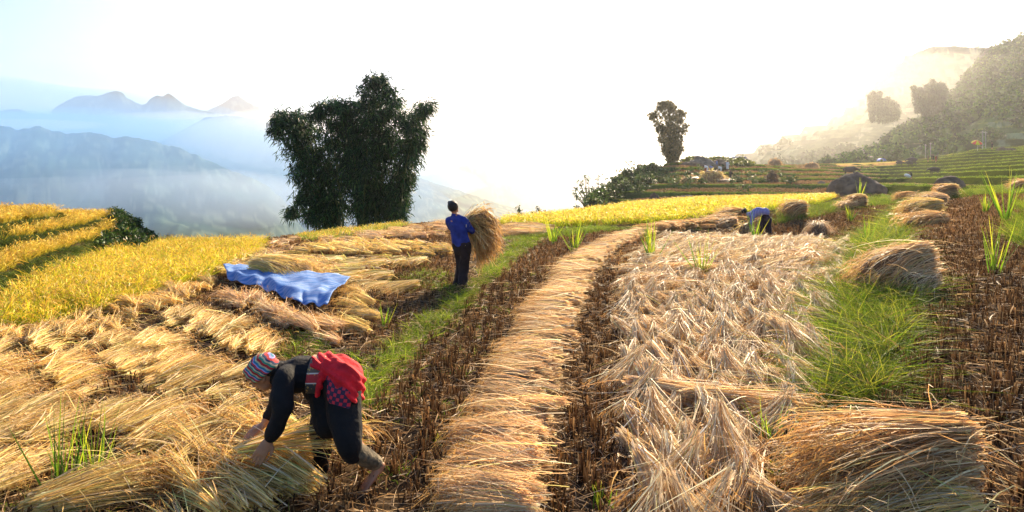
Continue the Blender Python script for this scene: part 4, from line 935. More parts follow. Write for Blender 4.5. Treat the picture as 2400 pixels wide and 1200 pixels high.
bamboo('huge dark bamboo clump rising alone behind the field left of centre', 38,
       [(745,545),(775,540),(800,538),(850,536),(880,535),(915,533),(930,532)],
       [(648,275),(640,300),(655,262),(668,268),(690,272),(705,262),(722,292),(740,258),(752,246),(770,243),(785,236),(798,244),(820,240),(838,240),(855,206),(872,182),(885,178),(900,182),(915,206),(928,232),(940,262),(955,290),
        (978,262),(992,246),(1004,242),(990,300),(984,330),(965,340),(700,335),(720,372),(712,430),(945,395),(940,440),(780,330),(810,300),(845,290),(870,270),(890,320),(905,350),(760,400),(740,350),(860,380),(690,300),(930,320),(900,260),(830,330),(880,230),(695,400),(705,460),(722,500),(968,350),(958,410),(948,460),(940,500),(735,440),(920,430),(690,488),(682,492),(760,480),(880,460),(795,290),(812,330),(805,370),(820,400),(815,270),(825,350)],
       .62, .26, 100, 9, PAL_BAM, depth=1.6, wleaf=.20)
bamboo('low leafy side branch hanging out left at the foot of the huge bamboo', 37.5, [(760,540)], [(682,482),(690,492),(712,478),(708,515)], .30, .17, 60, 9, PAL_BAM, name='bamboo_branch', depth=.4, lowfrac=.35) if False else None
bamboo('lone tall bamboo clump on the knoll right of centre, dim in the glare', 104,
       [(1566,384),(1573,384),(1580,384)], [(1524,268),(1532,262),(1545,250),(1550,238),(1560,236),(1570,236),(1578,246),(1592,254),(1602,260),(1607,290),(1596,300),(1590,275),(1545,290),(1552,320),(1590,330),(1560,300),(1575,290),(1570,330),(1596,345),(1556,345)],
       .9, .30, 95, 7, [(.13,.11,.035,3),(.2,.15,.05,2),(.08,.07,.03,2)], depth=1.6, wleaf=.4, cr=.08, lowfrac=.06, lowr=.45)  # brown, lightened leaf colours carry the tint of the sun glare
bamboo('bamboo clump on the hillside ridge, the darker one nearer the wooded slope', 300,
       [(2152,262),(2165,268),(2180,268),(2195,262),(2208,256)], [(2141,204),(2148,210),(2156,206),(2163,212),(2172,200),(2178,206),(2186,188),(2192,196),(2198,198),(2206,195),(2212,200),(2214,214),(2150,225),(2160,230),(2203,225),(2180,222),(2190,226)], 1.0, .8, 70, 6, [(.05,.06,.025,3),(.08,.08,.03,2)], 'bamboo clumps on the hillside', depth=5, wleaf=.35, cr=.15, lowfrac=.0)
bamboo('bamboo clump on the hillside ridge, the paler one nearer the sun glow', 330,
       [(2045,282),(2060,285),(2075,285),(2090,282),(2102,278)], [(2038,224),(2046,216),(2054,220),(2062,216),(2070,232),(2080,228),(2090,236),(2100,242),(2042,244),(2058,240),(2074,246),(2094,256),(2104,254)], 1.1, .9, 70, 6, [(.07,.075,.03,3),(.1,.1,.04,2)], 'bamboo clumps on the hillside', depth=5, wleaf=.35, cr=.15, lowfrac=.0)

def tree(label, Y, base, blobs, leaf, dens, pal, name='tree', group=None, tr=.10, droop=.25, w=.45, bark=(.10,.08,.06)):
    b = W(base[0], base[1], Y); root = empty(name, b, label, 'tree', group)
    C = []; O = []; T = []; G = []
    for (px, py, r) in blobs:
        c = W(px, py, Y + rng.normal(0, r * Y / F * .5)); R = r * Y / F; n = max(4, int(dens * R * R))
        d = nrm(rng.normal(0, 1, (n, 3))); p = c + d * R * (rng.uniform(.15, 1, (n, 1)) ** .5) * [1, 1, .8]
        C.append(p); O.append(d); T.append(np.full((n, 3), rng.uniform(.7, 1.35)))
        m = b * .4 + c * .6; m[:2] = b[:2] * .6 + c[:2] * .4
        G.append(tube_np([b, m, c], [tr, tr * .6, tr * .2], 6, bark))
    v, q, c = leaf_cloud(np.concatenate(C), np.concatenate(O), 7, leaf, pal, droop, np.concatenate(T), w)
    link('crown', mesh_np('crown', v, q, FOL, c), root); v, q, c = join(G); link('trunk', mesh_np('trunk', v, q, BARK, c), root)
    return root
PT = [(.05,.075,.03,3),(.08,.11,.04,2),(.03,.05,.022,2)]
tree('leafy tree at the left foot of the knoll, tallest of that group', 72, (1376,498), [(1360,428,9),(1372,418,9),(1352,442,7),(1366,446,9),(1380,438,8),(1352,465,8),(1372,470,9),(1390,455,9),(1350,484,8),(1346,455,5)], .22, 45, PT)
tree('second leafy tree on the knoll flank, right of the tallest', 76, (1412,490), [(1398,424,7),(1408,412,7),(1418,420,7),(1412,435,9),(1398,440,8),(1428,440,8),(1405,460,9),(1425,455,8)], .22, 42, PT)
tree('slender tree with airy sunlit crown on the knoll flank', 88, (1466,430), [(1462,384,7),(1474,378,7),(1486,382,6),(1498,390,6),(1480,392,6),(1450,402,6),(1455,412,6),(1465,400,5),(1492,398,5)], .26, 26, [(.14,.14,.05,3),(.09,.11,.04,2)], tr=.08)
for (px, pb, h, wd, Y, lab) in ((2392,110,32,5,372,'tall thin conifer on the skyline at the right edge'),(2330,124,18,9,352,'broad tree on the skyline of the wooded slope, left of the conifer'),(2306,130,14,9,345,'low tree on the skyline of the wooded slope, at its left end')):
    b_ = [(px + random.uniform(-wd, wd) * (.4 + .6 * k / 7), pb - h + h * k / 7, wd * (.35 + .5 * k / 7)) for k in range(7)]
    tree(lab, Y, (px, pb + 4), b_, .8, 1.6, [(.03,.05,.025,3),(.05,.08,.03,2)], tr=.3)
for (px, pb, h, wd, lab) in ((2265,117,22,10,'hazy tree on the far ridge just left of the wooded slope'),(2290,117,18,9,'hazy tree on the far ridge touching the wooded slope'),(2236,116,6,4,'tiny bush alone on the flat far ridge'),(2345,110,18,9,'hazy tree on the far ridge behind the skyline trees')):
    b_ = [(px + random.uniform(-wd, wd), pb - h + h * k / 6, wd * .5) for k in range(6)]
    tree(lab, 860, (px, pb + 4), b_, 2.2, .22, [(.03,.05,.03,3),(.05,.07,.04,2)], tr=.5)
def scrub(name, poly, dens, r, label, cat, Yr, leaf, pal, per=10, hgt=(.2, 1.0), lod=.5, cond=None, kind='stuff', ymax=150, w=.5):
    P = area_pts(poly, dens, Yr, lod, ymax)
    if cond is not None: P = P[cond(P)]
    n = len(P); k = 14
    C = np.repeat(P, k, 0); d = nrm(rng.normal(0, 1, (n * k, 3))); rr = np.repeat(rng.uniform(.5, 1.3, n) * r, k)
    C = C + d * rr[:, None] * rng.uniform(.3, 1, (n * k, 1)); C[:, 2] += np.repeat(rng.uniform(*hgt, n) * r, k)
    T = np.repeat(rng.uniform(.6, 1.4, n), k)[:, None] * np.ones(3)
    v, q, c = leaf_cloud(C, d, per, leaf, pal, .1, T, w)
    return stuff(name, (v, q, c), FOL, label, cat)
PB = [(.055,.095,.02,3),(.09,.13,.03,2),(.03,.055,.015,2.5),(.13,.12,.04,.8)]
scrub('scrub', [(1335,500),(1350,470),(1380,440),(1440,425),(1500,400),(1540,398),(1560,410),(1575,425),(1520,435),(1450,462),(1400,488)], 1.3, .7, 'dark green scrub covering the left flank of the knoll', 'scrub', (58, 118), .32, PB, 9, lod=0, ymax=118)
scrub('scrub', [(1600,385),(1640,375),(1690,372),(1730,374),(1765,385),(1768,392),(1700,392),(1640,388)], 1.0, .55, 'sunlit green bushes on the knoll crest right of the slab rocks', 'scrub', (95, 116), .35, [(.13,.16,.03,3),(.09,.11,.03,2),(.2,.2,.05,1)], 9, lod=0, ymax=116)
scrub('scrub', [(1450,445),(1560,398),(1800,396),(1860,432),(1700,458),(1500,468)], .14, .5, 'scattered green bushes on the terraces of the knoll', 'scrub', (58, 122), .25, PB, 7, lod=0, ymax=122)
# overgrown end bank of the left terraces
def bankcond(P): return (P[:, 0] < -9) & ((sdpoly(P[:, 0], P[:, 1], TA) < 1.6))
scrub('bank_scrub', [(262,505),(283,478),(330,510),(380,545),(372,565),(335,585),(310,608),(275,592),(200,600),(240,580),(262,545),(272,520)], 26, .20, 'dark green overgrown end bank of the left rice terraces', 'scrub', (16, 30), .10, [(.04,.08,.018,3),(.07,.12,.025,2),(.02,.045,.012,2.5),(.14,.10,.04,.4)], 10, lod=0, ymax=30)
for nm, Pl, z0, lab in (('a', TA, 0, 'lowest'), ('b', TB, 0, 'middle'), ('c', TC, 0, 'topmost')):
    X = rng.uniform(-24, -8, 60000); Y = rng.uniform(8, 24, 60000); s_ = sdpoly(X, Y, Pl); k = (s_ > -.05) & (s_ < .5) & (X / Y * F + CX > -60)
    X = X[k]; Y = Y[k]; P = np.column_stack([X, Y, terrain(X, Y)])[:3500]
    T = [t_grass(14, .12, .008, [(.07,.11,.02,3),(.12,.15,.02,2),(.05,.07,.02,2)], .6) for _ in range(5)]
    stuff('bank_grass', instances(T, P, rnd(len(P)), rng.uniform(.6, 1.2, len(P))), GRS, 'dull green grass on the steep bank of the %s left terrace' % lab, 'grass')
# grass lips along the right-hand terraces
Yl = np.exp(rng.uniform(math.log(36), math.log(165), 260000)); Ul = rng.uniform(.11, .80, 260000); Xl = Ul * Yl
zl, _, tbl, ml, dl, kl, pxl = terrain(Xl, Yl, True); k = (tbl > 1.2) & (ml > .6) & ((pxl < 2060) | (rng.random(len(Yl)) < .25))
Xl, Yl, zl = Xl[k], Yl[k], zl[k]; P = np.column_stack([Xl, Yl, zl])[:42000]
T = [t_grass(7, .20, .035, [(.20,.30,.03,3),(.32,.40,.05,2),(.12,.18,.03,2)], .5) for _ in range(5)]
stuff('terrace_grass', instances(T, P, rnd(len(P)), .7 + P[:, 1] * .004 + rng.uniform(-.2, .2, len(P))), GRS, 'green grass along every terrace lip on the right', 'grass')
Yl = np.exp(rng.uniform(math.log(36), math.log(165), 200000)); Xl = rng.uniform(.11, .80, 200000) * Yl
zl, _, tbl, ml, dl, kl, pxl = terrain(Xl, Yl, True); k = (tbl < .1) & (ml > .6) & (rng.random(len(Yl)) < .5); k &= ~((pxl > 2060) & (zl > 1.7)); P = np.column_stack([Xl, Yl, zl])[k][:30000]
T = [t_stubble(6, .14, .05, [(.40,.22,.10,3),(.30,.16,.07,2),(.5,.32,.15,1)]) for _ in range(5)]
stuff('stubble_field', instances(T, P, rnd(len(P)), .8 + P[:, 1] * .004), STB, 'brown stubble on the flats of the right-hand terraces', 'stubble')
# forest on the slope
def forest(H, test, n, r, leaf, label, pal, per=5, k=14):
    fl = H.reshape(-1, 3); i = rng.integers(0, len(fl), n * 12); P = fl[i]; px, py = proj(P[:, 0], P[:, 1], P[:, 2])
    nt_, nx_ = H.shape[:2]; rowi = i // nx_
    ok = (rowi > nt_ * .46) & test(px, py, P) & (px < 2480); P = P[ok][:n]; m = len(P)
    C = np.repeat(P, k, 0); d = nrm(rng.normal(0, 1, (m * k, 3))); rr = np.repeat(rng.uniform(.5, 1.4, m) * r, k)
    C = C + d * rr[:, None] * rng.uniform(.5, 1, (m * k, 1)); C[:, 2] += rr * .7
    T = np.repeat(rng.uniform(.5, 1.5, m), k)[:, None] * np.ones(3)
    lumps = []; A_, B_ = np.meshgrid(np.linspace(0, 2 * PI, 10)[:-1], np.linspace(-1.3, 1.5, 6)); sx_ = np.stack([np.cos(B_) * np.cos(A_), np.cos(B_) * np.sin(A_), np.sin(B_)], -1).reshape(-1, 3)
    qs = np.array([[i_ * 9 + j_, i_ * 9 + (j_ + 1) % 9, (i_ + 1) * 9 + (j_ + 1) % 9, (i_ + 1) * 9 + j_] for i_ in range(5) for j_ in range(9)])
    R0 = rr[::k]; VV = P[:, None] + sx_[None] * (R0[:, None, None] * .62 * rng.uniform(.75, 1.2, (m, len(sx_), 1))); VV[..., 2] += R0[:, None] * .6
    CC = np.repeat((pick(pal, m, .1) * T[::k])[:, None], len(sx_), 1)
    g0 = (VV.reshape(-1, 3), (qs[None] + (np.arange(m) * len(sx_))[:, None, None]).reshape(-1, 4), CC.reshape(-1, 3))
    v, q, c = join([g0, leaf_cloud(C, d, per, leaf, pal, .1, T, .7)]); stuff('forest', (v, q, c), FOL2, label, 'forest')
ln = ([1900, 2000, 2150, 2230, 2300, 2420], [330, 345, 330, 318, 262, 300])
forest(HILL1, lambda x, y, P: (y < np.interp(x, *ln) + 6) | (fbm(P[:, 0] * .03, P[:, 1] * .03, 90, 3) < .40) & (fbm(P[:, 0] * .1, P[:, 1] * .1, 94, 2) > .45), 1700, 2.5, .9, 'thick dark woods covering the steep slope at the right', [(.040,.088,.012,3),(.075,.125,.018,2),(.022,.045,.010,2.5)])
forest(HILL2, lambda x, y, P: fbm(P[:, 0] * .012, P[:, 1] * .012, 91, 3) < .42, 350, 3.0, 1.3, 'hazy woods between the terraces of the middle hill', [(.05,.07,.025,3),(.07,.09,.03,2)], 4, 8)
# small weeds on the skyline
for px, pb, h, lab in ((1217,506,26,'thin feathery weed on the skyline right of the carried sheaf'),(1262,505,20,'low leafy bush on the skyline right of the feathery weed')):
    tree(lab, 36.5, (px, pb + 4), [(px + random.uniform(-3, 3) * (3 if px > 1250 else 1), pb - h * k / 5, 4 if px > 1250 else 2) for k in range(5)] + ([(px - 14, pb - 6, 4), (px + 12, pb - 7, 5)] if px > 1250 else []), .10, 90 if px > 1250 else 60, PT, name='weed', tr=.008)

# ------------------------------------------------------------- rocks and stacks
ROCK = mat_plain('dark_rock', (.13,.088,.058), .85, .5, 1.2, 1.2, bscale=4.)
ROCK2 = mat_plain('grey_rock', (.18,.145,.11), .85, .35, 1.2, 1., bscale=4.)
def boulder(label, px, py, Y, w, h, dpt, mat, seed, rot=0., lean=0., name='boulder', sharp=1., noise=.22):
    n, m = 90, 50; th = np.linspace(0, 2 * PI, n + 1)[:-1]; ph = np.linspace(-PI / 2, PI / 2, m)
    A, B = np.meshgrid(th, ph); x = np.cos(B) * np.cos(A); y = np.cos(B) * np.sin(A); z = np.sin(B)
    r = 1 + noise * (2 * fbm(x * 1.6 + seed, y * 1.6 + z * 1.3, seed, 4) - 1) + .13 * (2 * fbm(x * 5 + z * 3, y * 5 + z * 4, seed + 3, 5) - 1)
    V = np.stack([x * r * w / 2, y * r * dpt / 2, z * r * h], -1); V[..., 0] += lean * V[..., 2]
    g = W(px, py, Y); gzv = terrain(np.array([g[0]]), np.array([Y]))[0]
    Q = np.array([[i * n + j, i * n + (j + 1) % n, (i + 1) * n + (j + 1) % n, (i + 1) * n + j] for i in range(m - 1) for j in range(n)])
    o = link(name, mesh_np(name, V.reshape(-1, 3), Q, mat, smooth=True), loc=(g[0], Y, min(gzv, g[2]) + 0.0)); o.rotation_euler = (0, 0, rot)
    return tag(o, label, 'boulder')
boulder('very large rounded dark boulder behind the row of sheaves', 2004, 455, 60, 5.0, 1.85, 3.4, ROCK, 3, noise=.34)
boulder('dark boulder below the right terraces, right of the largest one', 2228, 432, 58, 2.7, .95, 1.8, ROCK, 8)
boulder('long pale grey rock at the back edge of the yellow rice', 1610, 470, 56, 2.3, .45, 1.2, ROCK2, 5)
boulder('small jagged dark rock on the low terraces at the knoll foot', 1533, 458, 66, 1.0, .8, .8, ROCK, 11, noise=.4)
boulder('small rock beside the scrub at the knoll foot', 1495, 466, 64, 1.0, .5, .8, ROCK2, 12, noise=.4)
boulder('leaning slab of rock on the knoll crest', 1652, 388, 103, 4.2, 1.4, 2.6, ROCK2, 15, lean=-.6, noise=.45)
boulder('second slab on the knoll crest, low and left of the leaning one', 1620, 392, 101, 3.4, .9, 2.2, ROCK, 18, noise=.3)
boulder('third slab on the knoll crest, right behind the leaning one', 1680, 388, 104, 3.4, 1.3, 2.6, ROCK, 19, lean=.6, noise=.3)
boulder('twin humped brown boulder on the top right terrace by the parasol', 2348, 349, 150, 2.6, 1.2, 2., ROCK, 21)
boulder('right hump of brown rock beside the twin one by the parasol', 2368, 350, 151, 2.4, 1.0, 2., ROCK, 23)
boulder('small grey rock on the terraces left of the largest boulder', 1925, 420, 88, 1.4, .9, 1.2, ROCK2, 25)
STACK = mat_plain('stack_straw', (.34,.20,.09), .95, .4, 6., 1., bscale=18)
def stack(label, px, py, Y, w, h, name='haystack', top=.45, pal=PAL_RUST, mat=None, sq=2.4, n_=700, cat='haystack'):
    g = W(px, py, Y); z0 = terrain(np.array([g[0]]), np.array([Y]))[0]
    n = 28; prof = [(1.0, -.1), (1.02, .1), (.98, .35), (.9, .6), (.74, .8), (top, .94), (.15, 1.0), (.001, 1.01)]
    V = np.array([[math.cos(a) * w / 2 * r * (1 + .08 * math.sin(3 * a + px)), math.sin(a) * w / 2 * r, h * z + .05 * h * math.sin(2 * a + px) * z] for r, z in prof for a in np.linspace(0, 2 * PI, n + 1)[:-1]])
    Q = np.array([[i * n + j, i * n + (j + 1) % n, (i + 1) * n + (j + 1) % n, (i + 1) * n + j] for i in range(len(prof) - 1) for j in range(n)])
    k = rng.integers(0, len(V), n_); R = V[k]; D = np.stack([R[:, 0], R[:, 1], -.6 * h + 0 * R[:, 0]], 1) + rng.normal(0, .3 * w, (n_, 3))
    c = pick(pal, n_, .25)
    gg = join([(V, Q, np.tile([.30, .18, .08], (len(V), 1))), ribbons(R * 1.01, D, rng.uniform(.2, .5, n_) * h, np.full(n_, .035 * h + .015), np.zeros((n_, 3)), 2, c)])
    o = link(name, mesh_np(name, gg[0], gg[1], mat or STRAW, gg[2]), loc=(g[0], Y, max(z0, g[2] - .2) if Y > 60 else z0)); return tag(o, label, cat)
stack('flat topped haystack on the brown field beside the knoll, left of two', 1817, 388, 131, 2.3, 1.4, top=.6)
stack('wide low haystack on the brown field, right of two', 1903, 391, 135, 2.6, .95, top=.7)
stack('big mound of threshed straw below the knoll with workers around it', 1668, 425, 86, 2.9, 1.5, 'straw_heap', .7, PAL_GOLD, n_=900, cat='straw heap')
stack('low spread of loose straw left of the big mound', 1622, 424, 88, 2.8, .8, 'straw_heap', .3, PAL_PALE, cat='straw heap')
stack('pale loose straw spilling right of the big mound', 1705, 428, 84, 2.6, .7, 'straw_heap', .3, PAL_PALE, cat='straw heap')
stack('slim dark cone of stacked stalks standing on a terrace', 1810, 434, 82, 1.15, 1.55, 'straw_cone', .2, [(.14,.09,.06,2),(.2,.13,.08,1)], cat='straw stack')
# tarp-covered straw store on the knoll
def covered():
    g = W(1730, 386, 118); root = empty('covered_stack', g, 'straw stack under a purple grey sheet on the crest right of the bushes', 'haystack')
    z0 = terrain(np.array([g[0]]), np.array([118.]))[0]
    w, h = 2.6, 1.0
    V = np.array([[sx * w / 2 * (1 - .28 * k), sy * .9 * (1 - .3 * k), (0, .65, 1.0)[j] * h + .35] for j, k in ((0, 0), (1, .1), (2, .7)) for sx, sy in ((-1, -1), (1, -1), (1, 1), (-1, 1))])
    V[:4, 2] = -.3
    Q = np.array([[i * 4 + j, i * 4 + (j + 1) % 4, i * 4 + 4 + (j + 1) % 4, i * 4 + 4 + j] for i in range(2) for j in range(4)] + [[8, 9, 10, 11]])
    a = link('straw', mesh_np('straw', V, Q, STACK), root, (0, 0, 0)); 
    V2 = V[4:].copy(); V2[:, :2] *= 1.06; V2[:, 2] += .04; V2[:4, 2] -= .25
    Q2 = np.array([[j, (j + 1) % 4, 4 + (j + 1) % 4, 4 + j] for j in range(4)] + [[4, 5, 6, 7]])
    link('cover_sheet', mesh_np('cover_sheet', V2, Q2, mat_plain('violet_sheet', (.35,.32,.42), .6, .2, 3)), root, (0, 0, 0))
    root.location.z = max(z0, g[2])
covered()

# ------------------------------------------------------------- figures
def tube_geo(pts, rad, lat=(0, 1, 0), k=14, caps=True):
    """closed limb/torso surface; rad = list of r or (r_lateral, r_other)"""
    P = np.array(pts, float); n0 = len(P); R = np.array([(r, r) if np.isscalar(r) else r for r in rad], float)
    s = np.linspace(0, n0 - 1, (n0 - 1) * 5 + 1); 
    # smooth centripetal-ish interpolation
    def ci(A):
        out = []
        for x in s:
            i = min(int(x), n0 - 2); t = x - i; p0 = A[max(i - 1, 0)]; p1 = A[i]; p2 = A[i + 1]; p3 = A[min(i + 2, n0 - 1)]
            out.append(.5 * ((2 * p1) + (p2 - p0) * t * .8 + (2 * p0 - 5 * p1 + 4 * p2 - p3) * t * t * .8 * 1 + (-p0 + 3 * p1 - 3 * p2 + p3) * t ** 3 * .8 + 0 * p1 + (p2 - p1) * (t - 0) * 2 * .2))
        return np.array(out)
    def lin_(A): return np.stack([np.interp(s, range(n0), A[:, j]) for j in range(A.shape[1])], 1)
    Pc = lin_(P); Rc = lin_(R)
    if n0 > 2:
        for _ in range(4):
            Pc[1:-1] = .25 * Pc[:-2] + .5 * Pc[1:-1] + .25 * Pc[2:]; Rc[1:-1] = .25 * Rc[:-2] + .5 * Rc[1:-1] + .25 * Rc[2:]
    T = nrm(np.gradient(Pc, axis=0)); lat = np.array(lat, float)
    if caps:
        a = np.array([.98, .85, .6, .3]); d = np.sqrt(1 - (1 - a) ** 2)
        e0 = [(Pc[0] - T[0] * Rc[0].mean() * q_, Rc[0] * max(math.sqrt(1 - q_ * q_), .02)) for q_ in (.999, .9, .7, .4)]
        e1 = [(Pc[-1] + T[-1] * Rc[-1].mean() * q_, Rc[-1] * max(math.sqrt(1 - q_ * q_), .02)) for q_ in (.4, .7, .9, .999)]
        Pc = np.concatenate([[e[0] for e in e0], Pc, [e[0] for e in e1]]); Rc = np.concatenate([[e[1] for e in e0], Rc, [e[1] for e in e1]]); T = np.concatenate([[T[0]] * 4, T, [T[-1]] * 4])
    A = nrm(lat - (T @ lat)[:, None] * T); B = np.cross(T, A); th = np.linspace(0, 2 * PI, k + 1)[:-1]
    V = Pc[:, None] + A[:, None] * (np.cos(th)[None, :, None] * Rc[:, 0][:, None, None]) + B[:, None] * (np.sin(th)[None, :, None] * Rc[:, 1][:, None, None])
    n = len(Pc); V = V.reshape(-1, 3); Q = [[i * k + j, i * k + (j + 1) % k, (i + 1) * k + (j + 1) % k, (i + 1) * k + j] for i in range(n - 1) for j in range(k)]
    V = np.concatenate([V, [Pc[0], Pc[-1]]]); m = n * k
    tri = [[m, (j + 1) % k, j] for j in range(k)] + [[m + 1, (n - 1) * k + j, (n - 1) * k + (j + 1) % k] for j in range(k)]
    return V, Q + tri
def ell_geo(c, r, R=None, k=16):
    c = np.array(c, float); th = np.linspace(0, 2 * PI, k + 1)[:-1]; ph = np.linspace(-PI / 2 + .02, PI / 2 - .02, k // 2 + 3)
    V = np.array([[r[0] * math.cos(p) * math.cos(t), r[1] * math.cos(p) * math.sin(t), r[2] * math.sin(p)] for p in ph for t in th])
    if R is not None: V = V @ np.array(R).T
    V = V + c; n = len(ph); Q = [[i * k + j, i * k + (j + 1) % k, (i + 1) * k + (j + 1) % k, (i + 1) * k + j] for i in range(n - 1) for j in range(k)]
    m = n * k; V = np.concatenate([V, [V[:k].mean(0), V[-k - 0:].mean(0)]]); tri = [[m, (j + 1) % k, j] for j in range(k)] + [[m + 1, (n - 1) * k + j, (n - 1) * k + (j + 1) % k] for j in range(k)]
    return V, Q + tri
def fused(name, geos, voxel, mat, parent, smooth=4, disp=None):
    """one continuous skin grown over all the pieces"""
    V = []; Fc = []; o = 0
    for v, f in geos:
        V.extend(map(tuple, v)); Fc.extend([[i + o for i in q] for q in f]); o += len(v)
    me = bpy.data.meshes.new(name); me.from_pydata(V, [], Fc); me.update()
    tmp = bpy.data.objects.new('tmp', me); COL.objects.link(tmp)
    md = tmp.modifiers.new('r', 'REMESH'); md.mode = 'VOXEL'; md.voxel_size = voxel; md.use_smooth_shade = True
    if smooth: s = tmp.modifiers.new('s', 'SMOOTH'); s.iterations = smooth; s.factor = .5
    dg = bpy.context.evaluated_depsgraph_get(); res = bpy.data.meshes.new_from_object(tmp.evaluated_get(dg)); res.name = name
    bpy.data.objects.remove(tmp); bpy.data.meshes.remove(me)
    if disp is not None:
        co = np.empty(len(res.vertices) * 3, np.float32); res.vertices.foreach_get('co', co); co = co.reshape(-1, 3)
        no = np.empty(len(res.vertices) * 3, np.float32); res.vertices.foreach_get('normal', no); no = no.reshape(-1, 3)
        co += no * disp(co)[:, None]; res.vertices.foreach_set('co', co.ravel()); res.update()
    res.materials.clear(); res.materials.append(mat); res.polygons.foreach_set('use_smooth', np.ones(len(res.polygons), bool))
    return link(name, res, parent)
def folds(fx, fy, fz, amp, s=0):
    return lambda co: amp * (np.sin(co[:, 0] * fx + co[:, 2] * fz + 6 * fbm(co[:, 0] * 5, co[:, 2] * 5 + co[:, 1] * 4, s, 2)) * .5 + (fbm(co[:, 0] * 9, co[:, 2] * 9 + co[:, 1] * 7, s + 3, 2) - .5) * 1.2)
SKIN = mat_plain('skin', (.36,.17,.09), .55, .15, 20); SKIND = mat_plain('muddy_skin', (.26,.14,.08), .7, .35, 14)
BLACK = mat_plain('black_cloth', (.005,.0045,.005), .85, .35, 18, .3); HAIR = mat_plain('black_hair', (.012,.009,.008), .5, .4, 60, .6)
def hand(wrist, dirv, palm_n, lat, s=1.0, curl=.8, thumb=1):
    """palm, four bent fingers of unequal length and a thumb from the side of the palm"""
    d = np.array(nrm(np.array(dirv, float))); n = np.array(nrm(np.array(palm_n, float))); l = np.array(nrm(np.cross(n, d))); w = np.array(wrist, float); G = []
    pe = w + d * .085 * s
    G.append(tube_geo([w - d * .01 * s, w + d * .04 * s, pe], [(.026 * s, .018 * s), (.040 * s, .017 * s), (.040 * s, .014 * s)], l))
    for i, (off, L) in enumerate(((-.030, .072), (-.010, .082), (.011, .076), (.031, .060))):
        b = pe + l * off * s; a = curl * (.9 + .1 * i); p = [b - d * .012 * s, b]
        cur = d.copy(); q = b.copy()
        for j, fr in enumerate((.45, .32, .23)):
            a2 = a * (j + 1) * .55; cur = d * math.cos(a2) + n * math.sin(a2) + l * off * 2.5; q = q + cur * L * fr * s; p.append(q)
        G.append(tube_geo(p, [.0095 * s, .0095 * s, .009 * s, .0082 * s, .007 * s], l, 8))
    tb = w + d * .03 * s + l * .034 * s * thumb
    G.append(tube_geo([w + d * .02 * s + l * .018 * s * thumb, tb + l * .016 * s * thumb + n * .008 * s, tb + (l * .026 * thumb + d * .035 + n * .022) * s, tb + (l * .020 * thumb + d * .058 + n * .038) * s], [.013 * s, .012 * s, .010 * s, .008 * s], n, 8))
    return G
def foot(ankle, heel, toe, s=1.0, up=(0, 0, 1)):
    a, h, t = (np.array(v, float) for v in (ankle, heel, toe)); l = nrm(np.cross(nrm(t - h), nrm(a - (h + t) / 2))); G = [tube_geo([a, h * .75 + a * .25, h * .8 + t * .2], [.034 * s, .034 * s, .032 * s], l, 10)]
    G.append(tube_geo([h, h * .6 + t * .4, h * .22 + t * .78], [(.030 * s, .026 * s), (.036 * s, .026 * s), (.046 * s, .016 * s)], l, 10))
    for i, off in enumerate((-.034, -.016, .002, .018, .033)):
        b = h * .25 + t * .75 + l * off * s; G.append(tube_geo([b, t * (1.0 - .03 * abs(i - 1)) + h * .03 * abs(i - 1) + l * off * 1.05 * s], [.0095 * s, .009 * s if i else .012 * s], l, 8))
    return G

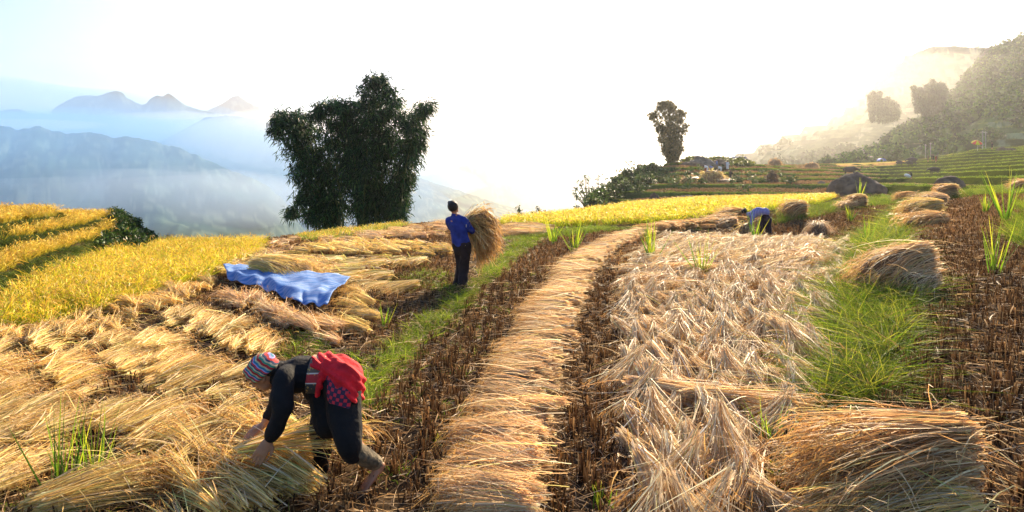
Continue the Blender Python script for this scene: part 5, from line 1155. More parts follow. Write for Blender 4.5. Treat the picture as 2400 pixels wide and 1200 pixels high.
def woman():
    w = lambda px, py, Y: W(px, py, Y)
    hip = w(782, 884, 4.42); mid = w(735, 878, 4.40); chest = w(684, 880, 4.38); neck = w(650, 880, 4.36); head = w(620, 876, 4.34)
    root = empty('person', (hip[0], hip[1], 0.0), 'person bent low in black clothes with red shawl and striped headscarf gathering straw', 'person')
    lat = (.12, 1, .05)
    shN = w(664, 890, 4.22); elN = w(662, 962, 4.14); wrN = w(632, 1030, 4.18); shF = w(664, 880, 4.54); elF = w(652, 940, 4.62); wrF = w(618, 995, 4.58)
    hipN = w(800, 905, 4.30); knN = w(818, 1042, 4.16); anN = w(882, 1088, 4.32); hipF = w(775, 905, 4.52); knF = w(755, 1010, 4.48); anF = w(757, 1098, 4.54)
    B = [tube_geo([hip, mid, chest], [(.145, .105), (.115, .085), (.14, .10)], lat), tube_geo([chest, neck, w(632, 878, 4.35)], [(.12, .07), .05, .045], lat),
         ell_geo(head, (.082, .072, .098), Matrix.Rotation(.55, 3, 'Y')), tube_geo([shF, elF, wrF], [.048, .040, .026], lat), tube_geo([shN, elN, wrN], [.048, .040, .026], lat),
         tube_geo([chest, shN], [.07, .05], lat), tube_geo([chest, shF], [.07, .05], lat),
         tube_geo([hipN, knN, anN], [.085, .058, .036], lat), tube_geo([hipF, knF, anF], [.085, .058, .036], lat), tube_geo([hip, hipN], [.1, .09], (1, 0, 0)), tube_geo([hip, hipF], [.1, .09], (1, 0, 0))]
    # face: jaw, nose, brow, lips, ear, eye sockets (looking down to the left)
    fd = np.array([-.80, -.05, -.60]); dn = np.array([.52, 0, -.80])      # face direction, chin direction
    B += [ell_geo(head + dn * .055 + fd * .025, (.048, .050, .050)), tube_geo([head + fd * .070 - dn * .005, head + fd * .098 + dn * .022], [.008, .014], (0, 1, 0), 8),
          tube_geo([head + fd * .072 + dn * .050 + np.array([0, -.02, 0]), head + fd * .076 + dn * .050, head + fd * .072 + dn * .050 + np.array([0, .02, 0])], [.007, .008, .007], fd, 8),
          ell_geo(head + np.array([.012, -.075, .0]) + dn * .012, (.018, .010, .026)), ell_geo(head + np.array([.012, .075, .0]) + dn * .012, (.018, .010, .026)),
          ell_geo(head + fd * .058 - dn * .020 + np.array([0, -.026, 0]), (.018, .022, .012))]
    B += hand(wrN, w(612, 1062, 4.16) - wrN, (-.5, .3, -.75), lat, 1.0, .95, -1) + hand(wrF, w(590, 1016, 4.52) - wrF, (-.3, -.1, -1), lat, 1.0, .8, 1)
    B += foot(anN, w(893, 1092, 4.34), w(848, 1150, 4.24)) + foot(anF, w(772, 1118, 4.56), w(716, 1124, 4.50))
    body = fused('body', B, .0058, SKIN, root, 2)
    eye = fused('eye', [ell_geo(head + fd * .070 - dn * .012 + np.array([0, -.030, 0]), (.009, .011, .009))], .002, HAIR, body, 0)
    eye.location = (0, 0, 0)
    # jacket
    J = [tube_geo([w(745, 878, 4.41), w(715, 876, 4.40), chest, w(656, 874, 4.37)], [(.135, .112), (.140, .112), (.155, .115), (.10, .078)], lat),
         tube_geo([w(676, 880, 4.30), shN, w(664, 925, 4.17), elN, w(650, 996, 4.15), w(634, 1024, 4.17)], [.075, .074, .070, .066, .055, .040], lat),
         tube_geo([w(676, 874, 4.46), shF, elF, w(630, 975, 4.60)], [.072, .070, .056, .038], lat), tube_geo([w(662, 874, 4.37), w(643, 878, 4.36)], [.062, .056], lat)]
    fused('jacket', J, .009, BLACK, root, 4, folds(18, 0, 30, .010, 1))
    # trousers: near leg trailing, far leg planted
    Tr = [tube_geo([hipN, w(808, 970, 4.22), w(818, 1038, 4.15), w(826, 1060, 4.17)], [.122, .118, .092, .06], lat), tube_geo([hipF, w(757, 980, 4.46), w(752, 1040, 4.48), w(754, 1092, 4.53)], [.118, .095, .072, .052], lat),
          tube_geo([w(748, 905, 4.42), hip, w(806, 892, 4.40)], [(.125, .105), (.150, .120), (.12, .10)], lat), tube_geo([w(775, 935, 4.40), w(775, 985, 4.34)], [(.16, .13), (.12, .11)], lat)]
    fused('trousers', Tr, .009, BLACK, root, 4, folds(25, 0, 12, .014, 2))
    GAIT = mat_plain('mud_stained_cloth', (.13,.10,.06), .9, 1.0, 12, .6)
    fused('gaiter', [tube_geo([w(826, 1050, 4.17), w(850, 1068, 4.23), w(878, 1086, 4.31)], [.064, .062, .046], lat)], .008, GAIT, root, 3, folds(40, 0, 40, .012, 4))
    # sash with woven bands
    m, nt, out = newmat('woven_sash'); tc = nt.nodes.new('ShaderNodeTexCoord'); sx = nt.nodes.new('ShaderNodeSeparateXYZ'); nt.links.new(tc.outputs['Generated'], sx.inputs[0])
    cr = nt.nodes.new('ShaderNodeValToRGB'); cr.color_ramp.interpolation = 'CONSTANT'; E = cr.color_ramp.elements
    E[0].position = 0; E[0].color = (.40, .02, .03, 1); E[1].position = .12; E[1].color = (.65, .60, .5, 1)
    for p_, c_ in ((.15, (.05, .045, .04, 1)), (.45, (.65, .6, .5, 1)), (.48, (.42, .03, .03, 1)), (.68, (.65, .6, .5, 1)), (.71, (.13, .09, .06, 1)), (.95, (.4, .25, .15, 1))):
        e = E.new(p_); e.color = c_
    nt.links.new(sx.outputs[2], cr.inputs[0]); ck = nt.nodes.new('ShaderNodeTexVoronoi'); ck.inputs['Scale'].default_value = 42; nt.links.new(tc.outputs['Object'], ck.inputs['Vector'])
    lt = nt.nodes.new('ShaderNodeMath'); lt.operation = 'LESS_THAN'; lt.inputs[1].default_value = .28; nt.links.new(ck.outputs['Distance'], lt.inputs[0])
    mm = nt.nodes.new('ShaderNodeMath'); mm.operation = 'MULTIPLY'; mm.inputs[1].default_value = .55; nt.links.new(lt.outputs[0], mm.inputs[0])
    mx = nt.nodes.new('ShaderNodeMix'); mx.data_type = 'RGBA'; mx.inputs[7].default_value = (.75, .42, .06, 1); nt.links.new(mm.outputs[0], mx.inputs[0]); nt.links.new(cr.outputs[0], mx.inputs[6])
    p = nt.nodes.new('ShaderNodeBsdfPrincipled'); p.inputs['Roughness'].default_value = .85; nt.links.new(mx.outputs[2], p.inputs['Base Color']); nt.links.new(p.outputs[0], out.inputs[0])
    fused('sash', [tube_geo([w(726, 877, 4.405), w(760, 880, 4.415)], [(.152, .124), (.158, .128)], lat, 20, False)], .008, m, root, 2)
    # red shawl bunched over the hips, and the patterned apron below it
    RED = mat_plain('red_wool', (.62,.012,.02), .85, .35, 12, .5)
    Sh = [tube_geo([w(764, 846, 4.42), w(800, 858, 4.40), w(832, 892, 4.36), w(838, 922, 4.34)], [(.15, .042), (.17, .050), (.155, .046), (.10, .032)], lat),
          tube_geo([w(766, 856, 4.28), w(800, 890, 4.20), w(826, 932, 4.18)], [.045, .062, .040], lat), tube_geo([w(768, 850, 4.27), w(752, 890, 4.23), w(744, 925, 4.24)], [(.035, .03), (.04, .030), (.03, .02)], lat),
          tube_geo([w(775, 850, 4.3), w(815, 872, 4.22), w(842, 905, 4.24)], [.040, .055, .035], lat)]
    fused('shawl', Sh, .008, RED, root, 2, lambda co: .0085 * np.sin((co[:, 0] * .8 + co[:, 2] + co[:, 1] * .5) * 95 + 5 * fbm(co[:, 0] * 6, co[:, 2] * 6, 5, 2)) * sst(fbm(co[:, 0] * 8, co[:, 1] * 8 + co[:, 2] * 5, 9, 2), .3, .6) - .004)
    m, nt, out = newmat('flowered_cloth'); tc = nt.nodes.new('ShaderNodeTexCoord'); mp = nt.nodes.new('ShaderNodeMapping'); mp.inputs['Scale'].default_value = (30, 1, 30); mp.inputs['Rotation'].default_value = (0, .6, 0)
    nt.links.new(tc.outputs['Object'], mp.inputs[0]); sx = nt.nodes.new('ShaderNodeSeparateXYZ'); nt.links.new(mp.outputs[0], sx.inputs[0]); ps = []
    for ax in (0, 2):
        fr = nt.nodes.new('ShaderNodeMath'); fr.operation = 'PINGPONG'; fr.inputs[1].default_value = .5; nt.links.new(sx.outputs[ax], fr.inputs[0]); ps.append(fr)
    ad = nt.nodes.new('ShaderNodeMath'); nt.links.new(ps[0].outputs[0], ad.inputs[0]); nt.links.new(ps[1].outputs[0], ad.inputs[1])
    lt = nt.nodes.new('ShaderNodeMath'); lt.operation = 'LESS_THAN'; lt.inputs[1].default_value = .42; nt.links.new(ad.outputs[0], lt.inputs[0])
    mx = nt.nodes.new('ShaderNodeMix'); mx.data_type = 'RGBA'; mx.inputs[6].default_value = (.035, .012, .04, 1); mx.inputs[7].default_value = (.55, .02, .04, 1); nt.links.new(lt.outputs[0], mx.inputs[0])
    p = nt.nodes.new('ShaderNodeBsdfPrincipled'); p.inputs['Roughness'].default_value = .85; nt.links.new(mx.outputs[2], p.inputs['Base Color']); nt.links.new(p.outputs[0], out.inputs[0])
    fused('apron', [tube_geo([w(788, 880, 4.27), w(796, 925, 4.18), w(802, 962, 4.16)], [(.07, .095), (.05, .092), (.03, .065)], lat), tube_geo([w(812, 890, 4.30), w(822, 930, 4.24)], [(.08, .05), (.05, .04)], lat)], .008, m, root, 3, folds(40, 0, 6, .012, 7))
    BR = mat_plain('brown_cloth', (.055,.035,.025), .9, .8, 12, .5)
    fused('coat_tail', [tube_geo([w(826, 920, 4.3), w(826, 955, 4.28), w(822, 990, 4.28)], [(.06, .055), (.05, .045), (.03, .02)], lat)], .008, BR, root, 3, folds(40, 0, 10, .01, 8))
    # striped headscarf, wound round the crown
    m, nt, out = newmat('striped_scarf'); tc = nt.nodes.new('ShaderNodeTexCoord'); mp = nt.nodes.new('ShaderNodeMapping'); mp.inputs['Rotation'].default_value = (0, -.62, .25)
    nt.links.new(tc.outputs['Object'], mp.inputs[0]); sx = nt.nodes.new('ShaderNodeSeparateXYZ'); nt.links.new(mp.outputs[0], sx.inputs[0])
    sc = nt.nodes.new('ShaderNodeMath'); sc.operation = 'MULTIPLY'; sc.inputs[1].default_value = 14.5; nt.links.new(sx.outputs[2], sc.inputs[0]); fr = nt.nodes.new('ShaderNodeMath'); fr.operation = 'FRACT'; nt.links.new(sc.outputs[0], fr.inputs[0])
    cr = nt.nodes.new('ShaderNodeValToRGB'); cr.color_ramp.interpolation = 'CONSTANT'; E = cr.color_ramp.elements; E[0].color = (.02, .16, .24, 1); E[1].position = .16; E[1].color = (.45, .40, .22, 1)
    for p_, c_ in ((.27, (.40, .02, .02, 1)), (.45, (.03, .22, .13, 1)), (.58, (.50, .42, .25, 1)), (.68, (.03, .05, .10, 1)), (.80, (.55, .04, .04, 1)), (.92, (.35, .30, .55, 1))):
        e = E.new(p_); e.color = c_
    nt.links.new(fr.outputs[0], cr.inputs[0]); p = nt.nodes.new('ShaderNodeBsdfPrincipled'); p.inputs['Roughness'].default_value = .9; nt.links.new(cr.outputs[0], p.inputs['Base Color']); nt.links.new(p.outputs[0], out.inputs[0])
    ax = nrm(np.array([-.62, 0, .55])); hc = w(612, 862, 4.33); e1 = np.array([0., 1, 0]); e2 = np.cross(ax, e1); R3 = np.stack([e1, e2, ax], 1)
    Gs = [ell_geo(hc + ax * .005, (.092, .096, .080), R3, 24)]
    for kk, (o_, rr, r2) in enumerate(((-.035, .080, .026), (.005, .086, .026), (.040, .072, .026))):
        tt = np.linspace(0, 2 * PI, 25); Gs.append(tube_geo([hc + ax * (o_ + .012 * math.sin(t)) + rr * (e1 * math.cos(t) + e2 * math.sin(t)) for t in tt], [r2] * 25, ax, 10))
    Gs.append(ell_geo(w(625, 834, 4.34), (.040, .04, .022)))
    fused('headscarf', Gs, .006, m, root, 1)
    fused('hair', [ell_geo(head + np.array([.045, 0, .035]), (.062, .078, .055))], .008, HAIR, root, 2)
    # bundle gripped in the hands
    g = w(602, 1050, 4.30); v, q, c = t_handful(150, .75, PAL_GOLD, .04, .30, .12, .0055)
    o = link('straw_handful', mesh_np('straw_handful', v - [.08, 0, 0.03], q, STRAW, c), loc=g); o.rotation_euler = (0, -.10, .35); tag(o, 'golden handful of cut rice gripped in the hands of the bending woman', 'straw handful')
woman()

def man():
    Y0 = 12.2; w = lambda px, py, d=0: W(px, py, Y0 + d)
    hip = w(1082, 574); waist = w(1079, 560); chest = w(1070, 524); neck = w(1066, 505); head = w(1063, 486)
    root = empty('person', (hip[0], Y0, terrain(np.array([hip[0]]), np.array([Y0]))[0]), 'person in blue shirt and dark trousers standing on the bund holding a big sheaf', 'person')
    lat = nrm(np.array([.86, -.5, 0])); L = lambda p, a, b=0, c=0: p + lat * a + np.array([.5, .86, 0]) * b + np.array([0, 0, c])
    shR = L(chest, .165, 0, .075); shL = L(chest, -.165, 0, .075); elR = L(chest, .27, .10, -.13); wrR = w(1112, 548, .25); elL = L(chest, -.21, .12, -.15); wrL = w(1098, 520, .45)
    hR = L(hip, .085); hL = L(hip, -.085); kR = w(1087, 622, .05); kL = w(1080, 625, .15); aR = w(1083, 668, -.05); aL = w(1073, 664, .22)
    B = [tube_geo([hip, waist, chest, L(chest, 0, 0, .09)], [(.15, .11), (.14, .10), (.17, .11), (.12, .08)], lat), tube_geo([L(chest, 0, 0, .08), neck, head], [.06, .05, .05], lat), ell_geo(head, (.078, .092, .108)),
         ell_geo(head + np.array([.045, .07, -.012]), (.018, .022, .02)), ell_geo(head + np.array([.078, -.02, -.01]), (.012, .018, .028)), ell_geo(head + np.array([-.078, .02, -.01]), (.012, .018, .028)),
         ell_geo(head + np.array([.035, .05, -.06]), (.05, .05, .045)),
         tube_geo([shR, elR, wrR], [.05, .042, .028], lat), tube_geo([shL, elL, wrL], [.05, .042, .028], lat), tube_geo([hR, kR, aR], [.085, .06, .04], lat), tube_geo([hL, kL, aL], [.085, .06, .04], lat)]
    B += hand(wrR, w(1126, 556, .30) - wrR, (0, .6, .5), lat, 1., .7, 1) + hand(wrL, w(1112, 520, .55) - wrL, (.2, -.5, -.5), lat, 1., .7, -1)
    B += foot(aR, aR + [-.02, -.06, -.06], aR + [.06, .16, -.08]) + foot(aL, aL + [-.02, -.06, -.06], aL + [.06, .16, -.08])
    fused('body', B, .009, SKIN, root, 2)
    BLUE = mat_plain('blue_cotton', (.014,.03,.20), .8, .35, 8, .4); DK = mat_plain('charcoal_trouser', (.022,.014,.014), .9, .35, 10, .4)
    fused('shirt', [tube_geo([w(1081, 571), w(1078, 552), chest, L(chest, 0, 0, .085)], [(.172, .125), (.165, .12), (.185, .125), (.13, .09)], lat), tube_geo([L(chest, .12, 0, .07), shR, elR, w(1106, 545, .2)], [.075, .072, .062, .045], lat), tube_geo([L(chest, -.12, 0, .07), shL, elL, w(1092, 522, .4)], [.075, .072, .062, .045], lat), tube_geo([L(chest, 0, 0, .10), L(neck, 0, 0, .0)], [.08, .065], lat)],
          .012, BLUE, root, 3, folds(22, 0, 26, .014, 11))
    fused('trousers', [tube_geo([L(hip, 0, 0, .04), L(hip, 0, 0, -.05)], [(.155, .12), (.165, .13)], lat), tube_geo([hR, w(1091, 600), kR, w(1086, 650), w(1084, 668, -.05)], [.112, .105, .090, .092, .095], lat), tube_geo([hL, w(1081, 600, .1), kL, w(1076, 650, .18), w(1073, 668, .2)], [.112, .105, .090, .092, .095], lat)],
          .012, DK, root, 3, folds(30, 0, 8, .014, 12))
    hg = [ell_geo(head + np.array([-.012, -.018, .022]), (.100, .108, .108))] + [ell_geo(head + np.array([random.uniform(-.085, .06), random.uniform(-.08, .04), random.uniform(-.02, .11)]), (.035, .035, .035)) for _ in range(12)]
    fused('hair', hg, .011, HAIR, root, 1)
    # the carried sheaf: cut ends at the chest, heads fanning out and hanging down
    n = 1900; a = rnd(n); rr = .13 * np.sqrt(rng.random(n)); c0 = w(1098, 526, .28)
    R = c0 + np.stack([rng.normal(0, .04, n), rr * np.cos(a), rr * np.sin(a) * 1.3], 1)
    el = rng.uniform(-1.15, 1.05, n); az = rng.normal(.1, .5, n); D = np.stack([np.cos(el) * np.cos(az), np.cos(el) * np.sin(az), np.sin(el)], 1)
    LL = rng.uniform(.30, .56, n); b = np.stack([rng.uniform(0, .1, n), rng.normal(0, .06, n), -rng.uniform(.15, .45, n) * (1.1 + np.sin(el) * .6)], 1) * LL[:, None]
    c = pick([(.78,.54,.22,3),(.62,.40,.15,2.5),(.88,.70,.38,1.8),(.44,.26,.11,1.2),(.55,.50,.16,.6)], n); tip = R + D * LL[:, None] * .92 + b * .85
    G = join([ribbons(R, D, LL, rng.uniform(.8, 1.6, n) * .011, b, 4, c, c * .9, taper=.4, wave=.02), ears(tip[::2], D[::2] + [0, 0, -.5], 2, PAL_EAR, .13, .013),
              (lambda e: (e[0], np.array([f for f in e[1] if len(f) == 4]), np.tile([.2, .12, .05], (len(e[0]), 1))))(ell_geo(c0 + [.28, .02, .0], (.26, .20, .27)))])
    o = link('rice_sheaf', mesh_np('rice_sheaf', G[0], G[1], STRAW, G[2])); tag(o, 'big fanned sheaf carried in the arms of the standing person in blue', 'sheaf')
man()

def bender():
    Y0 = 24.2; w = lambda px, py, d=0: W(px, py, Y0 + d)
    hip = w(1796, 506); root = empty('person', (hip[0], Y0, w(1796, 553)[2]), 'person in striped lavender top bent double beside the far sheaf', 'person'); lat = (.25, .97, 0)
    head = w(1744, 497); chest = w(1762, 504); 
    B = [tube_geo([hip, w(1782, 496), chest, w(1750, 504)], [(.15, .12), (.15, .12), (.14, .11), .06], lat), ell_geo(head, (.085, .08, .105)), ell_geo(head + np.array([-.03, -.03, -.07]), (.05, .05, .05)),
         tube_geo([w(1762, 508, -.16), w(1756, 526, -.2), w(1746, 540, -.15)], [.05, .04, .028], lat), tube_geo([w(1762, 508, .16), w(1754, 524, .2), w(1745, 536, .1)], [.05, .04, .028], lat),
         tube_geo([w(1798, 512, -.09), w(1798, 532, -.14), w(1804, 552, -.1)], [.09, .065, .045], lat), tube_geo([w(1794, 512, .09), w(1784, 530, .1), w(1780, 546, .16)], [.09, .065, .045], lat)]
    B += hand(w(1746, 540, -.15), np.array([-.3, .1, -1]), (-1, 0, .2), lat, 1.1, .7, 1) + hand(w(1745, 536, .1), np.array([-.3, .1, -1]), (-1, 0, .2), lat, 1.1, .7, -1)
    fused('body', B, .014, SKIN, root, 2)
    m = mat_plain('striped_cotton', (.15,.15,.36), .85, .2, 10); nt = m.node_tree; wv = nt.nodes.new('ShaderNodeTexWave'); wv.inputs['Scale'].default_value = 6; wv.bands_direction = 'X'
    tc = nt.nodes.new('ShaderNodeTexCoord'); nt.links.new(tc.outputs['Object'], wv.inputs['Vector']); mx = nt.nodes.new('ShaderNodeMix'); mx.data_type = 'RGBA'; mx.inputs[6].default_value = (.10,.10,.26,1); mx.inputs[7].default_value = (.30,.30,.55,1)
    nt.links.new(wv.outputs['Fac'], mx.inputs[0]); pb = [n for n in nt.nodes if n.type == 'BSDF_PRINCIPLED'][0]; nt.links.new(mx.outputs[2], pb.inputs['Base Color'])
    fused('shirt', [tube_geo([w(1792, 497), w(1778, 496), chest, w(1752, 503)], [(.19, .16), (.20, .175), (.18, .15), (.09, .08)], lat), tube_geo([w(1764, 508, -.16), w(1758, 526, -.2)], [.075, .06], lat), tube_geo([w(1764, 508, .16), w(1757, 523, .2)], [.07, .06], lat)], .018, m, root, 3, folds(14, 0, 14, .015, 14))
    fused('trousers', [tube_geo([w(1789, 500), w(1798, 516)], [(.17, .15), (.19, .17)], lat), tube_geo([w(1799, 514, -.09), w(1800, 532, -.14), w(1804, 550, -.1)], [.13, .11, .09], lat), tube_geo([w(1793, 514, .09), w(1786, 530, .1), w(1781, 543, .16)], [.13, .11, .09], lat)], .018, mat_plain('dark_patterned_trouser', (.02,.012,.022), .9, .7, 10), root, 3)
    fused('boot', [tube_geo([w(1804, 545, -.1), w(1805, 554, -.1), w(1800, 555, -.2)], [.07, .065, .05], lat)], .015, mat_plain('blue_boot', (.02,.05,.20), .5), root, 2)
    fused('hair', [ell_geo(head + np.array([0, -.01, .03]), (.105, .10, .10)), ell_geo(head + np.array([.03, -.02, .11]), (.05, .05, .05))], .014, HAIR, root, 2)
bender()

# ------------------------------------------------------------- far people, buffalo, posts
def far_person(kind):
    r = bpy.data.objects.new('person', None); COL.objects.link(r); r.empty_display_size = .1; lat = (1, 0, 0)
    if kind == 'stand': pts = dict(h=(0, 0, 1.46), c=(0, 0, 1.18), p=(0, 0, .82)); legs = [((.08, 0, .8), (.09, .02, .42), (.09, 0, .03)), ((-.08, 0, .8), (-.09, -.02, .42), (-.10, 0, .03))]
    else: pts = dict(h=(-.42, 0, .92), c=(-.25, 0, .90), p=(0, 0, .80)); legs = [((.02, .08, .78), (.02, .09, .42), (.05, .1, .03)), ((.02, -.08, .78), (-.04, -.09, .42), (.0, -.1, .03))]; lat = (0, 1, 0)
    h, c, p = (np.array(pts[k]) for k in 'hcp')
    arms = [((c + np.array(lat) * s * .17 + [0, 0, .06]), c + np.array(lat) * s * .22 + [-.06, 0, -.2], c + np.array(lat) * s * .16 + [-.12, 0, -.42]) for s in (1, -1)]
    B = [tube_geo([p, c], [(.14, .1), (.17, .1)], lat), tube_geo([c, h], [.06, .06], lat), ell_geo(h, (.09, .09, .11))] + [tube_geo(a, [.05, .04, .03], lat, 8) for a in arms] + [tube_geo(l, [.08, .06, .045], lat, 8) for l in legs]
    b = fused('body', B, .03, SKIN, None, 2); b.parent = r; b.location = (0, 0, 0)
    s_ = fused('clothing', [tube_geo([p, c], [(.17, .13), (.20, .13)], lat)] + [tube_geo(l[:2], [.10, .08], lat, 8) for l in legs] + [tube_geo(a[:2], [.07, .055], lat, 8) for a in arms], .03, BLACK, None, 2); s_.parent = r; s_.location = (0, 0, 0)
    ht = fused('hair', [ell_geo(h + [0, 0, .04], (.105, .105, .095))], .03, HAIR, None, 1); ht.parent = r; ht.location = (0, 0, 0)
    return r
PROT = {'stand': far_person('stand'), 'bend': far_person('bend')}; used = set()
CL = {c: mat_plain(c + '_clothes', v, .85, .2, 5) for c, v in dict(dark=(.02,.018,.02), white=(.7,.7,.7), blue=(.10,.16,.38), red=(.3,.06,.04), brown=(.09,.05,.04)).items()}
def far_spot(px, py, Y, s):
    g = p2g(px, py, 50)
    if g[1] > 1.4 * Y or g[1] < .6 * Y: return W(px, py, Y), s
    return g, s * min(max(g[1] / Y, .8), 1.25)
def copy_tree(r):
    c = r.copy(); COL.objects.link(c)
    for ch in r.children: d = ch.copy(); COL.objects.link(d); d.parent = c
    return c
def place_person(px, py, Y, kind, label, rz=0., cl='dark', group='workers on the far terraces', s=1.0, sit=0.):
    r = PROT[kind] if kind not in used else copy_tree(PROT[kind]); used.add(kind); g, s = far_spot(px, py, Y, s); Y = g[1]
    r.location = (g[0], Y, g[2] - sit); r.rotation_euler = (0, 0, rz); r.scale = (s, s, s); tag(r, label, 'person', group)
    for ch in r.children:
        if ch.name.startswith('clothing'): ch.material_slots[0].link = 'OBJECT'; ch.material_slots[0].material = CL[cl]
PP = [(2175,381,150,'stand','leftmost of the group standing on the yellow terrace, in dark clothes','brown'),(2184,379,150,'stand','tallest dark figure of the group on the yellow terrace','dark'),
 (2188,381,148,'stand','small figure of the group just right of the tallest one','dark'),(2193,381,149,'stand','fourth figure of the group on the yellow terrace','red'),(2196,381,150,'stand','rightmost figure of the group on the yellow terrace','brown'),
 (2325,351,150,'stand','person standing left of the humped boulder near the parasol','dark'),(2301,350,149,'bend','person crouching in the shade beside the parasol','dark'),
 (1712,425,86,'stand','dark figure standing at the right end of the threshing mound','dark'),(1705,403,98,'stand','person in pale shirt carrying on the path above the threshing mound','white'),(1680,400,98,'stand','person in blue at the foot of the slab rocks','blue'),
 (1690,408,90,'bend','bending person in white on top of the straw behind the mound','white'),(1669,408,88,'bend','person with blue top threshing behind the straw mound','blue'),(1658,408,88,'bend','person in white behind the left of the straw mound','white'),(1654,405,90,'bend','person in red brown behind the left end of the straw mound','red'),
 (2136,420,105,'bend','bent person with a pale load on the stubble terrace right of the largest boulder','dark')]
for i, (px, py, Y, k, lab, cl) in enumerate(PP): place_person(px, py, Y, k, lab, random.uniform(-.5, .5) if k == 'bend' else random.uniform(0, 6), cl, s=random.uniform(.92, 1.05), sit=(.5 if 'crouching' in lab else 0))
g = W(2127, 416, 104.8); o = link('sack', mesh_np('sack', *[(lambda e: (e[0], np.array([f for f in e[1] if len(f) == 4])))(ell_geo((0, 0, 0), (.55, .35, .28), Matrix.Rotation(.35, 3, 'Y')))][0], mat_plain('white_sack', (.75,.74,.72), .8), smooth=True), loc=(g[0], 104.8, g[2] + .28)); tag(o, 'pale white sack beside the bent person on the stubble terrace', 'sack')

def buffalo():
    r = bpy.data.objects.new('water_buffalo', None); COL.objects.link(r); lat = (0, 1, 0)
    B = [tube_geo([(.95, 0, 1.02), (.6, 0, 1.05), (0, 0, .98), (-.6, 0, 1.08), (-.95, 0, 1.08)], [(.22, .26), (.38, .44), (.44, .52), (.38, .46), (.22, .28)], lat), tube_geo([(-.85, 0, 1.12), (-1.2, 0, 1.02), (-1.36, 0, .94)], [(.18, .22), (.14, .17), (.13, .14)], lat),
         tube_geo([(-1.32, 0, 1.0), (-1.56, 0, .80), (-1.66, 0, .70)], [(.13, .12), (.10, .09), (.085, .07)], lat), tube_geo([(1.02, 0, 1.1), (1.12, 0, .8), (1.1, 0, .45)], [.04, .025, .03], lat, 8)]
    for sy in (1, -1):
        B += [tube_geo([(-.62, .2 * sy, .9), (-.62, .22 * sy, .48), (-.60, .22 * sy, .05)], [.14, .085, .075], lat, 8), tube_geo([(.68, .2 * sy, .95), (.60, .22 * sy, .62), (.78, .22 * sy, .36), (.74, .22 * sy, .05)], [.19, .12, .075, .075], lat, 8), tube_geo([(-1.30, .12 * sy, 1.04), (-1.24, .28 * sy, 1.0)], [(.05, .04), (.02, .04)], lat, 8)]
    b = fused('body', B, .035, mat_plain('buffalo_hide', (.035,.03,.03), .75, .3, 4), None, 2); b.parent = r; b.location = (0, 0, 0)
    for sy in (1, -1):
        v, q, c = tube_np([(-1.34, .1 * sy, 1.08), (-1.28, .32 * sy, 1.14), (-1.10, .48 * sy, 1.24), (-.92, .46 * sy, 1.34)], [.05, .045, .03, .01], 8, (.06, .055, .05)); h = link('horn', mesh_np('horn', v, q, BARK, c)); h.parent = r; h.location = (0, 0, 0)
    return r
bf = buffalo()
for i, (px, py, Y, rz, s, lab) in enumerate(((2190,408,132,0,.95,'black water buffalo side on, head left, on the stubble terrace right of the others'),(1992,411,100,PI * .8,.85,'dark water buffalo above the largest boulder'),
      (2138,385,155,0,1.0,'water buffalo on the grass below the group of people, upper of two'),(2132,391,146,.2,.8,'water buffalo on the grass, lower of two close together'),(2108,392,150,PI,.7,'young buffalo lying on the grass left of the pair'))):
    r = bf if i == 0 else copy_tree(bf); g, s = far_spot(px, py, Y, s); Y = g[1]; r.location = (g[0], Y, g[2]); r.rotation_euler = (0, 0, rz); r.scale = (s, s, s); tag(r, lab, 'buffalo', 'buffalo grazing the far terraces')

def parasol():
    g = W(2291, 351, 150); root = empty('parasol', g, 'red and yellow striped parasol open on the top right terrace', 'parasol'); n = 8
    ms = [mat_plain('red_panel', (.75,.03,.015), .7, .1), mat_plain('yellow_panel', (.85,.62,.03), .7, .1)]
    V = [(0, 0, 2.35)]; sub = 3
    for ring_, (r, z) in enumerate(((.45, 2.22), (.85, 2.0), (1.12, 1.72))):
        for j in range(n * sub):
            a = 2 * PI * j / (n * sub); k = 1 - .05 * math.sin(PI * ((j % sub) / sub)); V.append((r * math.cos(a) * k, r * math.sin(a) * k, z))
    m = n * sub; Fq = [[0, 1 + j, 1 + (j + 1) % m] for j in range(m)] + [[1 + i * m + j, 1 + (i + 1) * m + j, 1 + (i + 1) * m + (j + 1) % m, 1 + i * m + (j + 1) % m] for i in range(2) for j in range(m)]
    me = bpy.data.meshes.new('canopy'); me.from_pydata(V, [], Fq); me.update(); [me.materials.append(x) for x in ms]
    for i, pgn in enumerate(me.polygons): pgn.material_index = ((i % m) // sub) % 2
    c = link('canopy', me, root, (0, 0, 0)); c.modifiers.new('s', 'SOLIDIFY').thickness = .02; c.rotation_euler = (.45, -.12, 0); c.location = (.1, .9, .0)
    v, q, cc = tube_np([(0, 0, -.3), (.02, .02, 1.2), (.05, -.03, 2.3)], .03, 8, (.5, .5, .5)); link('pole', mesh_np('pole', v, q, BARK, cc), root, (0, 0, 0))
parasol()
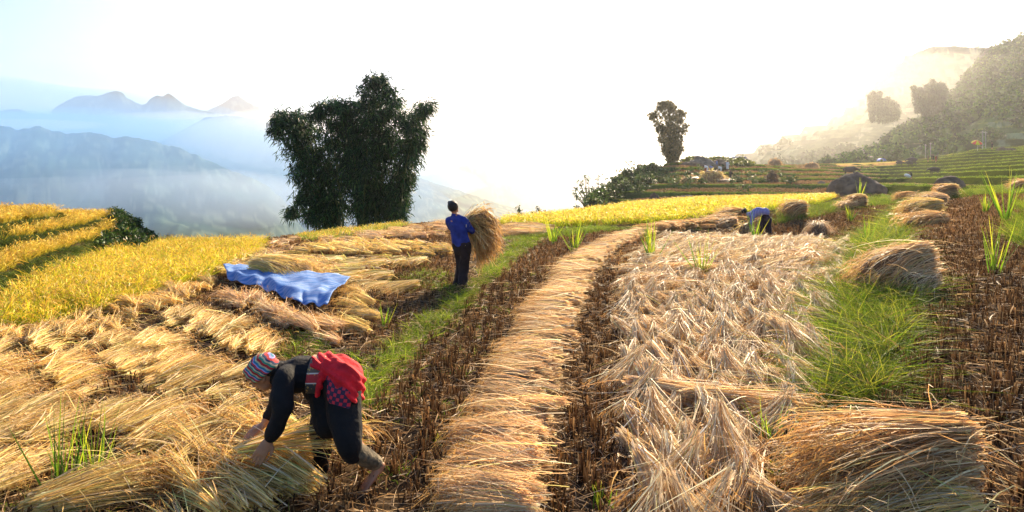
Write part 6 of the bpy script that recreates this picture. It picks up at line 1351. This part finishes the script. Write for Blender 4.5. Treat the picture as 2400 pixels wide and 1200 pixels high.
for px, pt, pb, Y, lab in ((2303,307,352,160,'utility pole just right of the parasol, left of two'),(2310,308,352,157,'utility pole just right of the parasol, right of two'),(2181,334,362,215,'lone pale pole above the group of people'),(2169,338,362,225,'thin faint pole left of the lone pale one'),(2066,349,376,235,'pole behind the blue shelter, left of two'),(2072,350,376,235,'pole behind the blue shelter, right of two'),(2025,351,372,240,'pole rising behind the long shed roof')):
    a = W(px, pb, Y); b = W(px, pt, Y); v, q, c = tube_np([a - [0, 0, 1.5], (a + b) / 2, b], .09, 8, (.40, .38, .35)); root = empty('utility_pole', a, lab, 'pole', 'poles standing on the far terraces')
    link('post', mesh_np('post', v, q, BARK, c), root); v, q, c = tube_np([b + [-.5, 0, -.3], b + [0, 0, -.3], b + [.5, 0, -.3]], .05, 6, (.45, .43, .4)); link('crossarm', mesh_np('crossarm', v, q, BARK, c), root)
# long shed and blue shelter in the glare
def shed():
    Y = 232; g = W(2032, 378, Y); root = empty('shed', g, 'long low shed with grey roof, faint in the sun haze', 'shed'); w_, d_, h_ = 5.4, 3.5, 1.4
    def box(x0, x1, y0, y1, z0, z1): 
        V = np.array([(x, y, z) for z in (z0, z1) for y in (y0, y1) for x in (x0, x1)], float); return V, np.array([(0, 2, 3, 1), (4, 5, 7, 6), (0, 1, 5, 4), (2, 6, 7, 3), (0, 4, 6, 2), (1, 3, 7, 5)])
    v, q = box(-w_ / 2, w_ / 2, -d_ / 2, d_ / 2, -1.2, h_ * .7); link('wall', mesh_np('wall', v, q, mat_plain('shed_wall', (.35,.25,.17), .9, .3)), root, (0, 0, 0))
    V = np.array([(sx * (w_ / 2 + .4), y, z) for sx in (-1, 1) for y, z in ((-d_ / 2 - .5, h_ * .6), (0, h_ * 1.25), (d_ / 2 + .5, h_ * .6), (0, h_ * 1.1))]); Q = np.array([(0, 4, 5, 1), (1, 5, 6, 2), (2, 6, 7, 3), (3, 7, 4, 0), (0, 1, 2, 3), (4, 7, 6, 5)])
    link('roof', mesh_np('roof', V, Q, mat_plain('shed_roof', (.22,.17,.15), .8, .2)), root, (0, 0, 0))
    v, q = box(-.5, .3, -d_ / 2 - .02, -d_ / 2 + .1, -.6, h_ * .5); link('door', mesh_np('door', v, q, mat_plain('shed_door', (.06,.045,.035), .8)), root, (0, 0, 0))
shed()
def shelter():
    g = W(2066, 380, 205); root = empty('shelter', g, 'small blue tarpaulin shelter on the pale field beside the shed', 'shelter')
    a = np.linspace(0, PI, 9); V = np.array([(math.cos(t) * .95, y, math.sin(t) * .8 + .35) for y in (-.9, .9) for t in a]); Q = np.array([[i, i + 1, 10 + i, 9 + i] for i in range(8)])
    o = link('canopy', mesh_np('canopy', V, Q, mat_plain('blue_tarpaulin', (.06,.14,.55), .6, .1), smooth=True), root, (0, 0, 0)); o.modifiers.new('s', 'SOLIDIFY').thickness = .05
    for sx in (-.93, .93):
        for sy in (-.85, .85): v, q, c = tube_np([(sx, sy, -.4), (sx, sy, .0), (sx, sy, .4)], .04, 6, (.3, .25, .2)); link('post', mesh_np('post', v, q, BARK, c), root, (0, 0, 0))
shelter()
